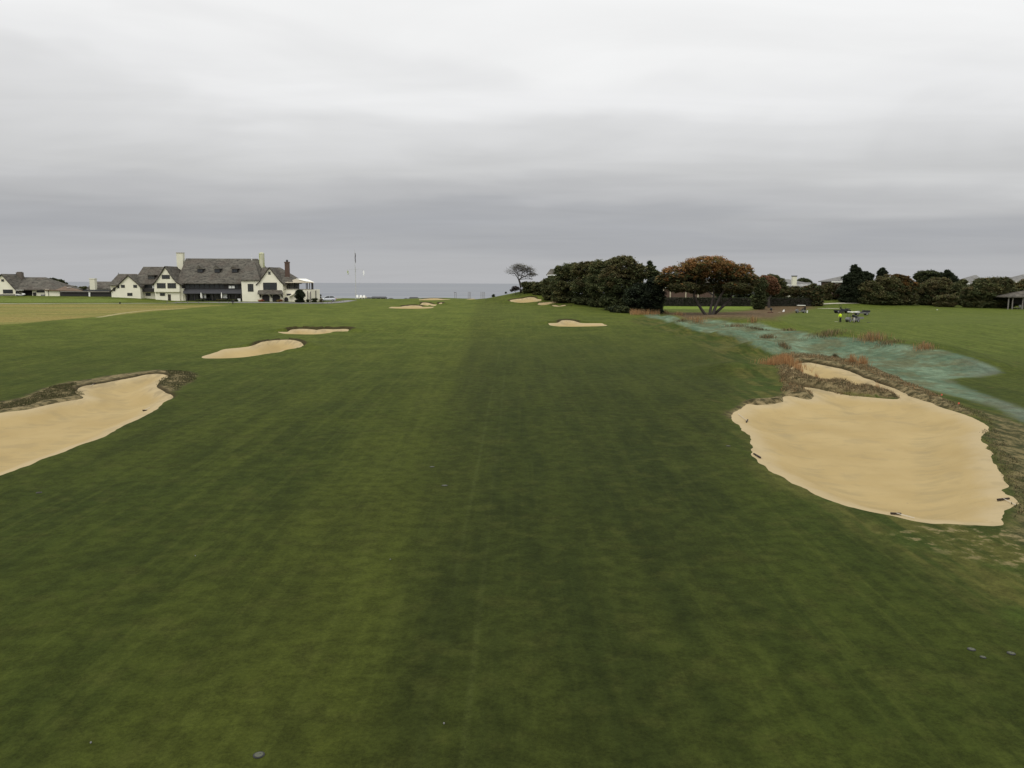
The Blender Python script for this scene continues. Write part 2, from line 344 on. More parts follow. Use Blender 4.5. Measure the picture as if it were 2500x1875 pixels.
zt = zt+.34*(1-sstep(-1.0, .15, di))*(1+.9*fbm(x/.9, y/.9, 9, 3))
tl_ = sdist(x, y, TEAL, 4.0); zt = zt+.75*fbm(x/4.2, y/4.2, 88, 3)*(1-sstep(-2.5, .8, tl_))
drr = sdist(x, y, DIRTR, 3.0)
zt = zt+np.where((drr < .3) & (S > 0), .22*(1-sstep(-.8, .3, drr))*(1+1.6*fbm(x/.7, y/.7, 19, 3))*sstep(0, .5, S), 0)
# faces
v00 = (np.arange(NI-1)[:, None]*NJ+np.arange(NJ-1)[None, :]); v01 = v00+1; v10 = v00+NJ; v11 = v10+1
Sf = S.ravel(); sg = np.where(snap.ravel(), 0, np.sign(Sf)).astype(int)
q = np.stack([v00, v01, v11, v10], -1).reshape(-1, 4)
sq = sg[q]; mx = sq.max(1); mn = sq.min(1)
mixed = (mx > 0) & (mn < 0)
qs = q[~mixed]; ssum = sq[~mixed].sum(1); cls_q = (ssum < 0)
qm = q[mixed]; sm = sq[mixed]
diagA = (sm[:, 0] == 0) & (sm[:, 2] == 0)
tri = np.concatenate([np.where(diagA[:, None], qm[:, [0, 1, 2]], qm[:, [0, 1, 3]]), np.where(diagA[:, None], qm[:, [0, 2, 3]], qm[:, [1, 2, 3]])])
cls_t = sg[tri].sum(1) < 0
owner = np.argmin(np.array(ds), 0).ravel()
tealsd = sdist(x, y, TEAL, 4.0).ravel()
def make_sheet(name, quads, tris, mat, attrs):
    used = np.unique(np.concatenate([quads.ravel(), tris.ravel()])); remap = np.full(NI*NJ, -1, np.int64); remap[used] = np.arange(len(used))
    me = bpy.data.meshes.new(name); co = np.stack([x.ravel()[used], y.ravel()[used], zt.ravel()[used]], 1)
    me.vertices.add(len(used)); me.vertices.foreach_set('co', co.astype(np.float32).ravel())
    loops = np.concatenate([remap[quads].ravel(), remap[tris].ravel()]); nq, nt = len(quads), len(tris)
    me.loops.add(len(loops)); me.loops.foreach_set('vertex_index', loops.astype(np.int32))
    me.polygons.add(nq+nt)
    me.polygons.foreach_set('loop_start', np.concatenate([np.arange(nq)*4, nq*4+np.arange(nt)*3]).astype(np.int32))
    try: me.polygons.foreach_set('loop_total', np.concatenate([np.full(nq, 4), np.full(nt, 3)]).astype(np.int32))
    except Exception: pass
    me.polygons.foreach_set('use_smooth', np.ones(nq+nt, bool))
    me.update(); me.validate()
    for an, arr in attrs.items():
        at = me.attributes.new(an, 'FLOAT', 'POINT'); at.data.foreach_set('value', arr.ravel()[used].astype(np.float32))
    me.materials.append(mat)
    o = bpy.data.objects.new(name, me); C.objects.link(o); return o

# ------------------------------------------------------------------ materials
def newmat(name):
    m = bpy.data.materials.new(name); m.use_nodes = True; t = NT(m.node_tree)
    b = t.n('ShaderNodeBsdfPrincipled'); t.t.links.new(b.outputs[0], t.n('ShaderNodeOutputMaterial').inputs[0])
    return m, t, b
def mat(name, col, rough=.7, metal=0.0, nscale=3.0, namt=.15, bump=0.0, spec=.3):
    m, t, b = newmat(name); pos = t.n('ShaderNodeTexCoord').outputs['Object']
    nz = t.noise(pos, nscale, 4, .6)
    c = t.mix(nz, tuple(a*(1-namt) for a in col), tuple(min(1, a*(1+namt)) for a in col))
    t.set(b.inputs['Base Color'], c); b.inputs['Roughness'].default_value = rough; b.inputs['Metallic'].default_value = metal
    b.inputs['Specular IOR Level'].default_value = spec
    if bump:
        bp = t.n('ShaderNodeBump', {'Height': t.noise(pos, nscale*4, 3, .6), 'Strength': bump, 'Distance': .05}); t.set(b.inputs['Normal'], bp.outputs[0])
    return m
# ground
gm, t, b = newmat('turf')
pos = t.n('ShaderNodeNewGeometry').outputs['Position']
px, py, pz = t.xyz(pos)
def attr(n_): return t.n('ShaderNodeAttribute', attribute_name=n_).outputs['Fac']
nA = t.noise(pos, .035, 3, .5); nB = t.noise(pos, .22, 5, .6); nC = t.noise(pos, 1.6, 5, .65); nD = t.noise(pos, 9.0, 4, .7); nH = t.noise(pos, 34.0, 3, .7)
nE = t.noise(t.mapping(pos, (.55, .07, 1), (0, 0, R(-2))), 1.0, 4, .6)     # long mowing streaks towards the sea
nG = t.noise(t.mapping(pos, (2.1, .045, 1), (0, 0, R(-2.5))), 1.0, 3, .6); nF = t.noise(t.mapping(pos, (.9, .10, 1), (0, 0, R(36))), 1.0, 4, .6)      # diagonal streaks
def wob(a, amt, sc=nC): return t.m('ADD', a, t.m('MULTIPLY', t.m('SUBTRACT', sc, .5), amt))
g1 = t.mix(t.ss(t.m('ADD', t.m('MULTIPLY', nE, .6), t.m('MULTIPLY', nB, .4)), .38, .62), (.026, .034, .0062), (.044, .055, .0088))
g1 = t.mix(t.ss(nA, .35, .65), g1, t.mix(.5, g1, (.023, .036, .0062)))
far = t.ss(py, 28.0, 170.0)  # turf painted lighter with distance, standing in for grazing sheen
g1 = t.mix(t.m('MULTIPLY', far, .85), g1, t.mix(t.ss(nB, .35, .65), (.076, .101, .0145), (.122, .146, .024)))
# paler mown strip through the middle, darker strip right of it, as in the turf itself
strip = t.m('SUBTRACT', 1.0, t.ss(t.m('ABSOLUTE', t.m('ADD', t.m('ADD', px, 5.5), t.m('MULTIPLY', t.m('SUBTRACT', nB, .5), 5))), 0.5, 5.5))
xw = wob(px, 3.5, nB)
dark = t.m('MULTIPLY', t.ss(t.m('ADD', wob(px, 1.6, nB), t.m('MULTIPLY', py, .036)), -3.3, -1.3), t.m('SUBTRACT', 1.0, t.ss(t.m('SUBTRACT', xw, t.m('MULTIPLY', py, .30)), -3.0, 3.0)))
dark = t.m('MULTIPLY', dark, t.m('SUBTRACT', 1.0, t.m('MULTIPLY', t.ss(py, 60.0, 170.0), .6)))
g1 = t.mix(t.m('MULTIPLY', strip, .24), g1, (.066, .073, .012))
g1 = t.mix(t.m('MULTIPLY', t.ss(nG, .50, .62), .30), g1, t.mix(far, (.058, .070, .013), (.125, .14, .026)))
g1 = t.mix(t.m('MULTIPLY', dark, .54), g1, t.mix(t.ss(nE, .35, .65), (.0155, .0205, .0052), (.026, .032, .0070)))
for sx_ in (-1.9, -1.0):       # faint wheel lines
    ln = t.m('SUBTRACT', 1.0, t.ss(t.m('ABSOLUTE', t.m('SUBTRACT', px, t.m('ADD', sx_, t.m('MULTIPLY', py, .004)))), .02, .14))
    g1 = t.mix(t.m('MULTIPLY', t.m('MULTIPLY', ln, .13), t.ss(nE, .3, .6)), g1, (.085, .10, .03))
g1 = t.mix(t.m('MULTIPLY', t.ss(t.noise(pos, .7, 4, .6), .52, .66), .38), g1, (.050, .055, .012))
rng_ = t.m('MULTIPLY', t.ss(px, 30.0, 48.0), t.ss(py, 78.0, 100.0))
g1 = t.mix(t.m('MULTIPLY', rng_, .65), g1, t.mix(t.ss(nF, .35, .65), (.064, .088, .015), (.102, .125, .025)))
# rough
rgh = t.ss(wob(attr('rough'), 3.5, nB), 1.2, -1.2)
rc = t.mix(t.ss(nF, .38, .60), (.032, .046, .009), (.088, .084, .022))
rc = t.mix(t.ss(nB, .5, .68), rc, (.034, .056, .010))
g2 = t.mix(t.m('MULTIPLY', rgh, .75), g1, rc)
bs = t.ss(wob(attr('brownside'), 1.6, nC), .5, -.7)
g2 = t.mix(t.m('MULTIPLY', bs, .85), g2, t.mix(t.ss(t.noise(t.mapping(pos, (1.1, .5, 1), (0, 0, R(30))), 1.6, 5, .7), .42, .6), (.040, .040, .018), (.17, .135, .065)))
wn = t.m('MULTIPLY', t.ss(wob(attr('worn'), 3.0, nB), .5, -1.0), t.ss(nC, .52, .64))
g2 = t.mix(t.m('MULTIPLY', wn, .75), g2, (.20, .155, .08))
sp = t.m('MULTIPLY', t.ss(t.noise(pos, .55, 3, .5), .66, .75), t.ss(px, 10.0, 22.0))
g2 = t.mix(t.m('MULTIPLY', sp, .3), g2, (.14, .095, .04))
# tan field
tn = t.ss(wob(attr('tan'), 6.0, nB), 1.5, -1.5)
nT = t.noise(t.mapping(pos, (.02, .22, 1)), 1.0, 5, .65)
g2 = t.mix(tn, g2, t.ramp(nT, [(.3, (.12, .125, .032)), (.45, (.195, .18, .05)), (.56, (.235, .185, .058)), (.7, (.17, .17, .048))]))
g2 = t.mix(t.m('MULTIPLY', t.ss(attr('track'), .9, .2), .8), g2, (.36, .31, .17))
ap = t.ss(attr('apron'), 1.0, -1.0); g2 = t.mix(ap, g2, t.mix(nB, (.10, .135, .026), (.135, .165, .036)))
bg2 = t.ss(attr('bright'), 2.0, -2.0); g2 = t.mix(bg2, g2, t.mix(nB, (.125, .175, .028), (.155, .20, .036)))
ml = t.ss(wob(attr('mulch'), 5.0, nB), 2.5, -2.5); g2 = t.mix(ml, g2, t.mix(nB, (.075, .048, .027), (.145, .10, .055)))
# teal hydroseed
te = t.ss(wob(wob(attr('teal'), 1.8, nC), 1.2, nB), .6, -.6)
tcx = t.mix(t.ss(nB, .38, .62), (.078, .130, .082), (.160, .228, .150))
tcx = t.mix(t.m('MULTIPLY', t.ss(t.noise(pos, .30, 5, .7), .42, .60), .85), tcx, (.105, .108, .056))
tcx = t.mix(t.m('MULTIPLY', t.ss(t.noise(pos, 3.2, 5, .75), .50, .60), .5), tcx, (.085, .105, .058))
tcx = t.mix(t.m('MULTIPLY', t.ss(nH, .50, .66), .4), tcx, (.12, .10, .06))
tcx = t.mix(t.m('MULTIPLY', t.ss(nD, .55, .75), .5), tcx, (.035, .075, .045))
tcx = t.mix(t.ss(t.m('SUBTRACT', px, t.m('MULTIPLY', py, .52)), 2.0, 12.0), tcx, (.10, .115, .095))
g2 = t.mix(te, g2, tcx)
# bare scarred turf round the big bunkers
dl = t.ss(wob(wob(t.m('MINIMUM', attr('dirt_l'), attr('dirt_r')), 2.4, nC), 1.5, nB), .35, -.45)
dc = t.mix(t.ss(nC, .38, .6), (.060, .046, .025), (.23, .175, .095))
g2 = t.mix(t.m('MULTIPLY', dl, .8), g2, dc)
nz_ = t.xyz(t.n('ShaderNodeNewGeometry').outputs['Normal'])[2]
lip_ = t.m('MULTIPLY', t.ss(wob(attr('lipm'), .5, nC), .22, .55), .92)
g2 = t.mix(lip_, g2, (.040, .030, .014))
fine = t.m('ADD', .86, t.m('MULTIPLY', t.m('ADD', t.m('MULTIPLY', nC, .5), t.m('MULTIPLY', nD, .5)), .28))
fx = t.n('ShaderNodeVectorMath', {0: g2}, operation='SCALE')
hi = t.m('ADD', t.m('MULTIPLY', t.ss(nD, .35, .65), .30), t.m('ADD', t.m('MULTIPLY', t.ss(nC, .35, .65), .40), t.m('ADD', .53, t.m('MULTIPLY', t.ss(nH, .35, .65), .26))))
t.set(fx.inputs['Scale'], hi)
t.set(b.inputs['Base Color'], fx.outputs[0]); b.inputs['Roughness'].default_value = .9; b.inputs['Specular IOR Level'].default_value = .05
b.inputs['Sheen Weight'].default_value = .015; b.inputs['Sheen Roughness'].default_value = .6; b.inputs['Sheen Tint'].default_value = (.8, .95, .3, 1)
bpn = t.n('ShaderNodeBump', {'Height': t.m('ADD', t.m('MULTIPLY', nC, .5), t.m('MULTIPLY', t.noise(pos, 14, 3, .6), .25)), 'Strength': .55, 'Distance': .12})
t.set(b.inputs['Normal'], bpn.outputs[0])
MG = gm
# sand
MS, t, b = newmat('bunker_sand'); pos = t.n('ShaderNodeNewGeometry').outputs['Position']
nn = t.noise(pos, .25, 4, .5); n2_ = t.noise(pos, 30, 2, .6); ns = t.noise(t.mapping(pos, (.35, 1.6, 1), (0, 0, R(12))), 1.0, 4, .6)
c = t.mix(t.ss(nn, .3, .7), (.385, .286, .130), (.435, .330, .158))
c = t.mix(t.m('MULTIPLY', t.ss(ns, .56, .72), .38), c, (.33, .255, .125))
eg = t.ss(wob(t.n('ShaderNodeAttribute', attribute_name='sand_edge').outputs['Fac'], 1.2, t.noise(pos, .9, 3, .6)), -1.6, -.1)
c = t.mix(t.m('MULTIPLY', eg, .55), c, (.47, .385, .24))
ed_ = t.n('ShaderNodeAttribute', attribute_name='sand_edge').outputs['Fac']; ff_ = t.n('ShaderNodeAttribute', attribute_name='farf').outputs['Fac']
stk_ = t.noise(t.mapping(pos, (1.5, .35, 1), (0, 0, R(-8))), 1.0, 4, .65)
c = t.mix(t.m('MULTIPLY', t.m('MULTIPLY', t.ss(ed_, -2.2, -.2), t.ss(ff_, .3, .8)), t.m('MULTIPLY', t.ss(stk_, .48, .60), .6)), c, (.27, .215, .12))  # darker streaks on far faces: slope shading of raked sand put into colour
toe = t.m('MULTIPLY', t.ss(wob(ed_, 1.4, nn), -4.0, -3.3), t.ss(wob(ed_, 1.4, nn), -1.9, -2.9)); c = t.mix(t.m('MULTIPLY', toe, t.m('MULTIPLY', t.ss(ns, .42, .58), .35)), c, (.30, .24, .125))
damp = t.m('MULTIPLY', t.ss(t.noise(pos, .42, 4, .55), .56, .66), .28); c = t.mix(damp, c, (.28, .225, .125))
c = t.mix(t.m('MULTIPLY', t.ss(n2_, .6, .8), .2), c, (.30, .24, .135))
c = t.mix(t.m('MULTIPLY', t.ss(t.noise(pos, 6.0, 2, .4), .72, .78), .5), c, (.25, .2, .12))
t.set(b.inputs['Base Color'], c); b.inputs['Roughness'].default_value = .95; b.inputs['Specular IOR Level'].default_value = .1
wv = t.noise(t.mapping(pos, (.8, 7, 1), (0, 0, R(12))), 1.0, 2, .5)
bp = t.n('ShaderNodeBump', {'Height': t.m('ADD', t.m('MULTIPLY', n2_, .25), wv), 'Strength': .32, 'Distance': .06}); t.set(b.inputs['Normal'], bp.outputs[0])
# build the sheets
attrs = dict(rough=sdist(x, y, ROUGH, 6.0), teal=tealsd, tan=sdist(x, y, TAN, 10.0), mulch=sdist(x, y, MULCH, 8.0), bright=sdist(x, y, GREENM, 6.0),
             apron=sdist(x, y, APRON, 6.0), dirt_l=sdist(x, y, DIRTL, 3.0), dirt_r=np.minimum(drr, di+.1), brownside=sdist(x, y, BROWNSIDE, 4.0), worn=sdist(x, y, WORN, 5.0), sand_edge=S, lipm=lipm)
trd = np.full(x.shape, 9.0)
for (ax_, ay_), (bx_, by_) in zip(TRACK[:-1], TRACK[1:]):
    ex, ey = bx_-ax_, by_-ay_; tt = np.clip(((x-ax_)*ex+(y-ay_)*ey)/(ex*ex+ey*ey), 0, 1); trd = np.minimum(trd, np.hypot(x-ax_-tt*ex, y-ay_-tt*ey))
attrs['track'] = trd
isteal = (tealsd[qs].mean(1) < 0) & ~cls_q
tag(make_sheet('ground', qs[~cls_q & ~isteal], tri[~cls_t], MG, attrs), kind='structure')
tag(make_sheet('hydroseeded_bank', qs[isteal], np.zeros((0, 3), np.int64), MG, attrs), kind='structure')
oq = owner[qs[:, 2]]; ot = owner[tri[:, 1]]
for k, (lab, P, *_r) in enumerate(BP):
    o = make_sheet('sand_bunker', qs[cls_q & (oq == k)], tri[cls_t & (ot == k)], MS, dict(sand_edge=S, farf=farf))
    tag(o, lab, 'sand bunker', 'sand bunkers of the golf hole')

# ------------------------------------------------------------------ sea
sm_, t, b = newmat('sea_water'); pos = t.n('ShaderNodeNewGeometry').outputs['Position']
wv = t.noise(t.mapping(pos, (.02, .09, 1)), 1.0, 4, .6); w2 = t.noise(pos, .35, 3, .6)
bp = t.n('ShaderNodeBump', {'Height': t.m('ADD', t.m('MULTIPLY', wv, 1.2), t.m('MULTIPLY', w2, .4)), 'Strength': .25, 'Distance': 1.0})
dfb = t.n('ShaderNodeBsdfDiffuse', {'Color': t.mix(t.ss(t.noise(t.mapping(pos, (.0015, .006, 1)), 1.0, 4, .6), .4, .6), (.125, .135, .155), (.165, .172, .18)), 'Normal': bp.outputs[0]})
glb = t.n('ShaderNodeBsdfGlossy', {'Color': (.9, .92, .95), 'Roughness': .38, 'Normal': bp.outputs[0]})
mxs = t.n('ShaderNodeMixShader', {0: .26, 1: dfb.outputs[0], 2: glb.outputs[0]}); t.t.links.new(mxs.outputs[0], [n_ for n_ in t.t.nodes if n_.type == 'OUTPUT_MATERIAL'][0].inputs[0]); t.t.nodes.remove(b)
g = G(); g.add([(-60000, 240, -12), (60000, 240, -12), (60000, 60000, -12), (-60000, 60000, -12)], [(0, 1, 2, 3)])
tag(g.build('sea', sm_), kind='structure')

# ------------------------------------------------------------------ shared object materials
M = dict(
 stucco=mat('stucco', (.78, .745, .60), .9, nscale=.45, namt=.13, bump=.2),
 white=mat('white_paint', (.78, .78, .74), .6, nscale=1.5, namt=.06),
 cream=mat('cream_chimney', (.68, .66, .52), .9, nscale=.8, namt=.1),
 dark=mat('dark_timber', (.030, .027, .026), .7, nscale=2, namt=.35),
 slate=mat('dark_slate', (.055, .055, .058), .7, nscale=2.5, namt=.3),
 trim=mat('brown_trim', (.045, .036, .028), .7),
 frame=mat('window_frame', (.075, .07, .055), .7),
 glass=mat('window_glass', (.030, .033, .035), .12, nscale=.5, namt=.5, spec=.6),
 brick=mat('brick', (.105, .068, .052), .9, nscale=6, namt=.4, bump=.3),
 oldbrick=mat('weathered_brick', (.13, .11, .09), .9, nscale=5, namt=.4, bump=.3),
 bark=mat('bark', (.050, .043, .036), .95, nscale=2, namt=.35, bump=.4),
 tyre=mat('tyre_rubber', (.018, .018, .018), .8), rim=mat('wheel_rim', (.35, .35, .35), .4, .6),
 grey=mat('grey_plastic', (.17, .17, .16), .5), black=mat('black_plastic', (.02, .02, .022), .5),
 steel=mat('galvanised_steel', (.3, .3, .3), .45, .5), silver=mat('silver_paint', (.52, .54, .57), .3, .3, nscale=1, namt=.03, spec=.5),
 hivis=mat('hi_vis_fabric', (.62, .85, .02), .8, nscale=8, namt=.1), navy=mat('dark_trousers', (.022, .024, .03), .9),
 skin=mat('skin', (.42, .27, .19), .6), hair=mat('dark_hair', (.03, .022, .016), .8), khaki=mat('pale_trousers', (.42, .40, .35), .9),
 wood=mat('weathered_wood', (.19, .175, .155), .85, nscale=3, namt=.25), road=mat('asphalt', (.21, .205, .195), .9, nscale=1.5, namt=.12),
 gravel=mat('pale_gravel', (.46, .43, .34), .95, nscale=1.2, namt=.15), canvas=mat('tan_canvas', (.44, .39, .29), .9, nscale=.6, namt=.12),
 canvasw=mat('white_canvas', (.92, .90, .80), .8, nscale=.6, namt=.04), red=mat('red_paint', (.62, .10, .06), .6), maroon=mat('maroon_plastic', (.10, .03, .025), .8),
 rust=mat('rake_head', (.035, .024, .016), .8), handle=mat('pale_handle', (.55, .50, .40), .7), disc=mat('weathered_disc', (.095, .10, .07), .8, nscale=20, namt=.2),
 stone=mat('terrace_stone', (.40, .36, .28), .9), pumpkin=mat('orange_flowers', (.55, .16, .05), .9, nscale=4, namt=.5), yellow=mat('yellow_flowers', (.55, .36, .05), .9, nscale=4, namt=.5),
 polegrey=mat('pole_paint', (.50, .50, .49), .6),
 chimgreen=None)
m_, t, b = newmat('lichen_chimney'); pos = t.n('ShaderNodeTexCoord').outputs['Object']
t.set(b.inputs['Base Color'], t.mix(t.ss(t.noise(t.mapping(pos, (2, 2, .25)), 1.0, 4, .6), .36, .6), (.30, .34, .11), (.56, .55, .40))); b.inputs['Roughness'].default_value = .9; M['chimgreen'] = m_
def shingle(name, c0, c1, c2):
    m, t, b = newmat(name); pos = t.n('ShaderNodeTexCoord').outputs['Object']
    n_a = t.noise(t.mapping(pos, (.7, .7, 3.2)), 1.0, 5, .7); n_b = t.noise(pos, .28, 3, .5)
    xx, yy_, zz_ = t.xyz(pos)
    course = t.ss(t.m('ABSOLUTE', t.m('SUBTRACT', t.m('FRACT', t.m('MULTIPLY', zz_, 3.6)), .5)), .36, .48)
    vr = t.n('ShaderNodeTexVoronoi', {'Vector': t.mapping(pos, (2.6, 1.0, 3.6)), 'Scale': 1.0}); 
    c = t.mix(t.ss(n_a, .36, .64), c0, c1); c = t.mix(t.m('MULTIPLY', t.ss(n_b, .45, .65), .6), c, c2)
    c = t.mix(t.m('MULTIPLY', t.xyz(vr.outputs['Color'])[0], .3), c, tuple(a*1.9 for a in c1))
    c = t.mix(t.m('MULTIPLY', course, .5), c, tuple(a*.45 for a in c0))
    t.set(b.inputs['Base Color'], c); b.inputs['Roughness'].default_value = .9; b.inputs['Specular IOR Level'].default_value = .2
    bp = t.n('ShaderNodeBump', {'Height': t.m('ADD', n_a, course), 'Strength': .4, 'Distance': .05}); t.set(b.inputs['Normal'], bp.outputs[0]); return m
M['roof'] = shingle('weathered_shingles', (.038, .035, .030), (.130, .120, .096), (.078, .060, .048))
M['roofbrown'] = shingle('brown_shingles', (.11, .075, .05), (.17, .12, .08), (.13, .09, .065))
M['roofgrey'] = shingle('grey_shingles', (.12, .118, .115), (.20, .195, .18), (.16, .155, .145))

# ------------------------------------------------------------------ building helpers (everything in world space)
def P(n_, g, m, root, **k): return g.build(n_, m, root, **k)
def window(root, u0, v0, u1, v1, D, nx=2, ny=1, fr=.09, mt='frame', name='window'):
    x0, z1 = XZ(u0, (v0+v1)/2, D)[0], XZ((u0+u1)/2, v0, D)[1]; x1, z0 = XZ(u1, (v0+v1)/2, D)[0], XZ((u0+u1)/2, v1, D)[1]
    g = G(); a, b_ = D-.07, D+.03
    g.box(x0, x1, a, b_, z1-fr, z1); g.box(x0, x1, a, b_, z0, z0+fr); g.box(x0, x0+fr, a, b_, z0+fr, z1-fr); g.box(x1-fr, x1, a, b_, z0+fr, z1-fr)
    for i in range(1, nx): xx = x0+(x1-x0)*i/nx; g.box(xx-.035, xx+.035, a+.01, b_, z0+fr, z1-fr)
    for i in range(1, ny): zz_ = z0+(z1-z0)*i/ny; g.box(x0+fr, x1-fr, a+.015, b_, zz_-.03, zz_+.03)
    o = P(name, g, M[mt], root); part_of(o, WLOC[root.name])
    g = G(); g.box(x0+fr*.5, x1-fr*.5, D-.03, D+.02, z0+fr*.5, z1-fr*.5); P('pane', g, M['glass'], o, origin=WLOC[root.name]); return o
def hip_roof(root, ur0, ur1, vr, Dr, ue0, ue1, ve, De, m='roof', name='roof', thick=.28, back=None):
    """closed hipped roof; ridge at (ur0..ur1, vr) depth Dr, front eave at (ue0..ue1, ve) depth De"""
    back = back or 2*Dr-De
    r0 = W(ur0, vr, Dr); r1 = W(ur1, vr, Dr); zr = (r0.z+r1.z)/2; e0 = W(ue0, ve, De); e1 = W(ue1, ve, De); ze = (e0.z+e1.z)/2
    vs = [(e0.x, De, ze), (e1.x, De, ze), (e1.x, back, ze), (e0.x, back, ze), (r0.x, Dr, zr), (r1.x, Dr, zr)]
    lo = [(a, b2, c-thick) for a, b2, c in vs[:4]]
    g = G(); g.add(vs+lo, [(0, 1, 5, 4), (1, 2, 5), (2, 3, 4, 5), (3, 0, 4), (0, 6, 7, 1), (1, 7, 8, 2), (2, 8, 9, 3), (3, 9, 6, 0), (6, 9, 8, 7)])
    return P(name, g, M[m], root)
def gable_roof(root, prof, D0, D1, m='roof', th=.32, name='roof'):
    """prof: pixel polyline left eave -> apex -> right eave, at depth D0; extruded to D1"""
    pts = [XZ(u, v, D0) for u, v in prof]; low = [(a, c-th) for a, c in pts]
    g = G(); g.prism_y(pts+low[::-1], D0-.35, D1); return P(name, g, M[m], root)
def wall(root, poly, D0, D1, m='stucco', name='wall'):
    g = G(); g.prism_y([XZ(u, v, D0) for u, v in poly], D0, D1); return P(name, g, M[m], root)
def barge(root, prof, D0, w_=.28):      # dark verge boards along a gable
    pts = [XZ(u, v, D0) for u, v in prof]; low = [(a, c-w_) for a, c in pts]
    g = G(); g.prism_y([(a, c-.03) for a, c in pts]+[(a, c) for a, c in low[::-1]], D0-.42, D0-.355); return P('verge_board', g, M['trim'], root)
def pbox(root, u0, v0, u1, v1, D0, D1, m, name, **k):
    x0, z1 = XZ(u0, (v0+v1)/2, D0)[0], XZ((u0+u1)/2, v0, D0)[1]; x1, z0 = XZ(u1, (v0+v1)/2, D0)[0], XZ((u0+u1)/2, v1, D0)[1]
    g = G(); g.box(x0, x1, D0, D1, z0, z1); return P(name, g, M[m], root, **k)

# ------------------------------------------------------------------ clubhouse
BB = 741   # walls run down below the ground line
CH = root_w('clubhouse', (-88, 240, ground(-88, 240)), 'long white stucco clubhouse with steep weathered shingle roofs and three gables', 'clubhouse')
# left gable A
wall(CH, [(312.9, 673), (342, 697.5), (344.5, BB), (274.5, BB), (271, 709), (283, 700.5)], 236, 243)
gable_roof(CH, [(268.5, 712), (284, 699.5), (312.9, 671.2), (334, 689), (344.5, 700)], 236, 243)
barge(CH, [(268.5, 712), (284, 699.5), (312.9, 671.2), (334, 689), (344.5, 700)], 236)
hip_roof(CH, 289, 334, 668.7, 243, 264, 352, 695.5, 237.6)
g = G(); g.tube([W(289, 669, 243), W(289, 665, 243)], [.12, .02]); P('finial', g, M['slate'], CH)
wall(CH, [(268.5, 695), (300, 695), (300, BB), (276, BB), (272, 712)], 238.6, 246)
for a in [(295.5, 695.5, 304.8, 702.6), (325.5, 695.5, 334.7, 702.6), (310.9, 715, 323.3, 722.5)]: window(CH, *a, 236, 2, 1, .1)
pbox(CH, 276, 702, 281.5, 711, 235.98, 236.3, 'dark', 'vent'); pbox(CH, 286.5, 697, 291.5, 704, 235.98, 236.3, 'dark', 'vent')
# middle section B
wall(CH, [(341, 692), (380, 692), (380, BB), (343, BB)], 238.5, 246)
hip_roof(CH, 350, 431, 651.3, 244, 322, 447, 692.5, 237.6)
dm = pbox(CH, 361, 672.5, 377.5, 682, 239.2, 242, 'dark', 'dormer')
g = G(); a0 = W(359, 672.6, 239); a1 = W(379, 672.6, 239); g.box(a0.x, a1.x, 238.9, 243, a0.z, a0.z+.22); P('dormer_roof', g, M['roof'], CH)
window(CH, 362, 674.5, 376.5, 681.5, 239.19, 4, 1, .1)
window(CH, 350, 694, 372, 704, 238.5, 5, 1, .12); pbox(CH, 346.5, 694.5, 351.5, 703.5, 238.3, 238.45, 'white', 'shutter'); pbox(CH, 371.5, 694.5, 376, 703.5, 238.3, 238.45, 'white', 'shutter')
bl = pbox(CH, 342, 704.3, 376.4, 712.8, 237.2, 238.45, 'dark', 'balcony')
window(CH, 355.6, 715, 367.8, 722.5, 238.5, 2, 1, .1)
# tall gable C with jettied upper storey
PC = [(370.5, 693.5), (378, 689), (386, 678), (403, 649.5), (421, 676), (431, 688), (443.5, 694)]
wall(CH, [(376.6, 712.7), (376.6, 692), (386, 681.5), (403, 654), (421, 679.5), (431, 691), (438.3, 695.5), (438.3, 712.7)], 235.4, 243)
wall(CH, [(378, 712.7), (437.5, 712.7), (440, BB), (381, BB)], 236.0, 243)
for uu in (381, 408, 434): g = G(); p = W(uu, 712.9, 235.5); g.prism_x([(235.45, p.z+.02), (236.0, p.z+.02), (236.0, p.z-.5)], p.x-.15, p.x+.15); P('corbel', g, M['stucco'], CH)
gable_roof(CH, PC, 235.4, 244); barge(CH, PC, 235.4)
window(CH, 395, 671, 414.6, 681, 235.4, 4, 1, .13); window(CH, 383, 691, 404.4, 704, 235.4, 4, 2, .15); window(CH, 409, 691, 429.8, 704, 235.4, 4, 2, .15)
window(CH, 390.6, 715, 403, 722.5, 236.0, 2, 1, .1)
d = pbox(CH, 410, 718.6, 417, 735.2, 235.93, 236.05, 'trim', 'door'); part_of(d, WLOC[CH.name])
g = G(); p = W(416, 728, 235.9); g.box(p.x-.06, p.x+.02, 235.86, 235.93, p.z-.05, p.z+.05); P('door_handle', g, M['steel'], d, origin=WLOC[CH.name])
wall(CH, [(440, 704), (447.5, 704), (448, BB), (441, BB)], 236.6, 243); pbox(CH, 440.5, 694, 447, 704, 236.9, 243, 'dark', 'timber_bay')
wall(CH, [(447, 716.5), (452, 716.5), (453, BB), (448.3, BB)], 237.0, 243)
# white chimney left of the great roof
g = G(); b0 = W(441, 655, 247.5); b1 = W(441, 618, 247.5); z0, z1 = b0.z-3, b1.z
cx = (W(433.5, 630, 247).x+W(449, 630, 247).x)/2
g.add([(cx-.95, 246.2, z0), (cx+.95, 246.2, z0), (cx+.95, 247.8, z0), (cx-.95, 247.8, z0), (cx-1.05, 246.3, z1), (cx+.95, 246.3, z1), (cx+.95, 247.7, z1), (cx-1.05, 247.7, z1)], [(0,1,5,4),(1,2,6,5),(2,3,7,6),(3,0,4,7),(4,5,6,7),(0,3,2,1)])
P('chimney', g, M['cream'], CH)
g = G(); g.box(cx-1.12, cx+1.02, 246.15, 247.85, z1, z1+.15); P('chimney_cap', g, M['stone'], CH)
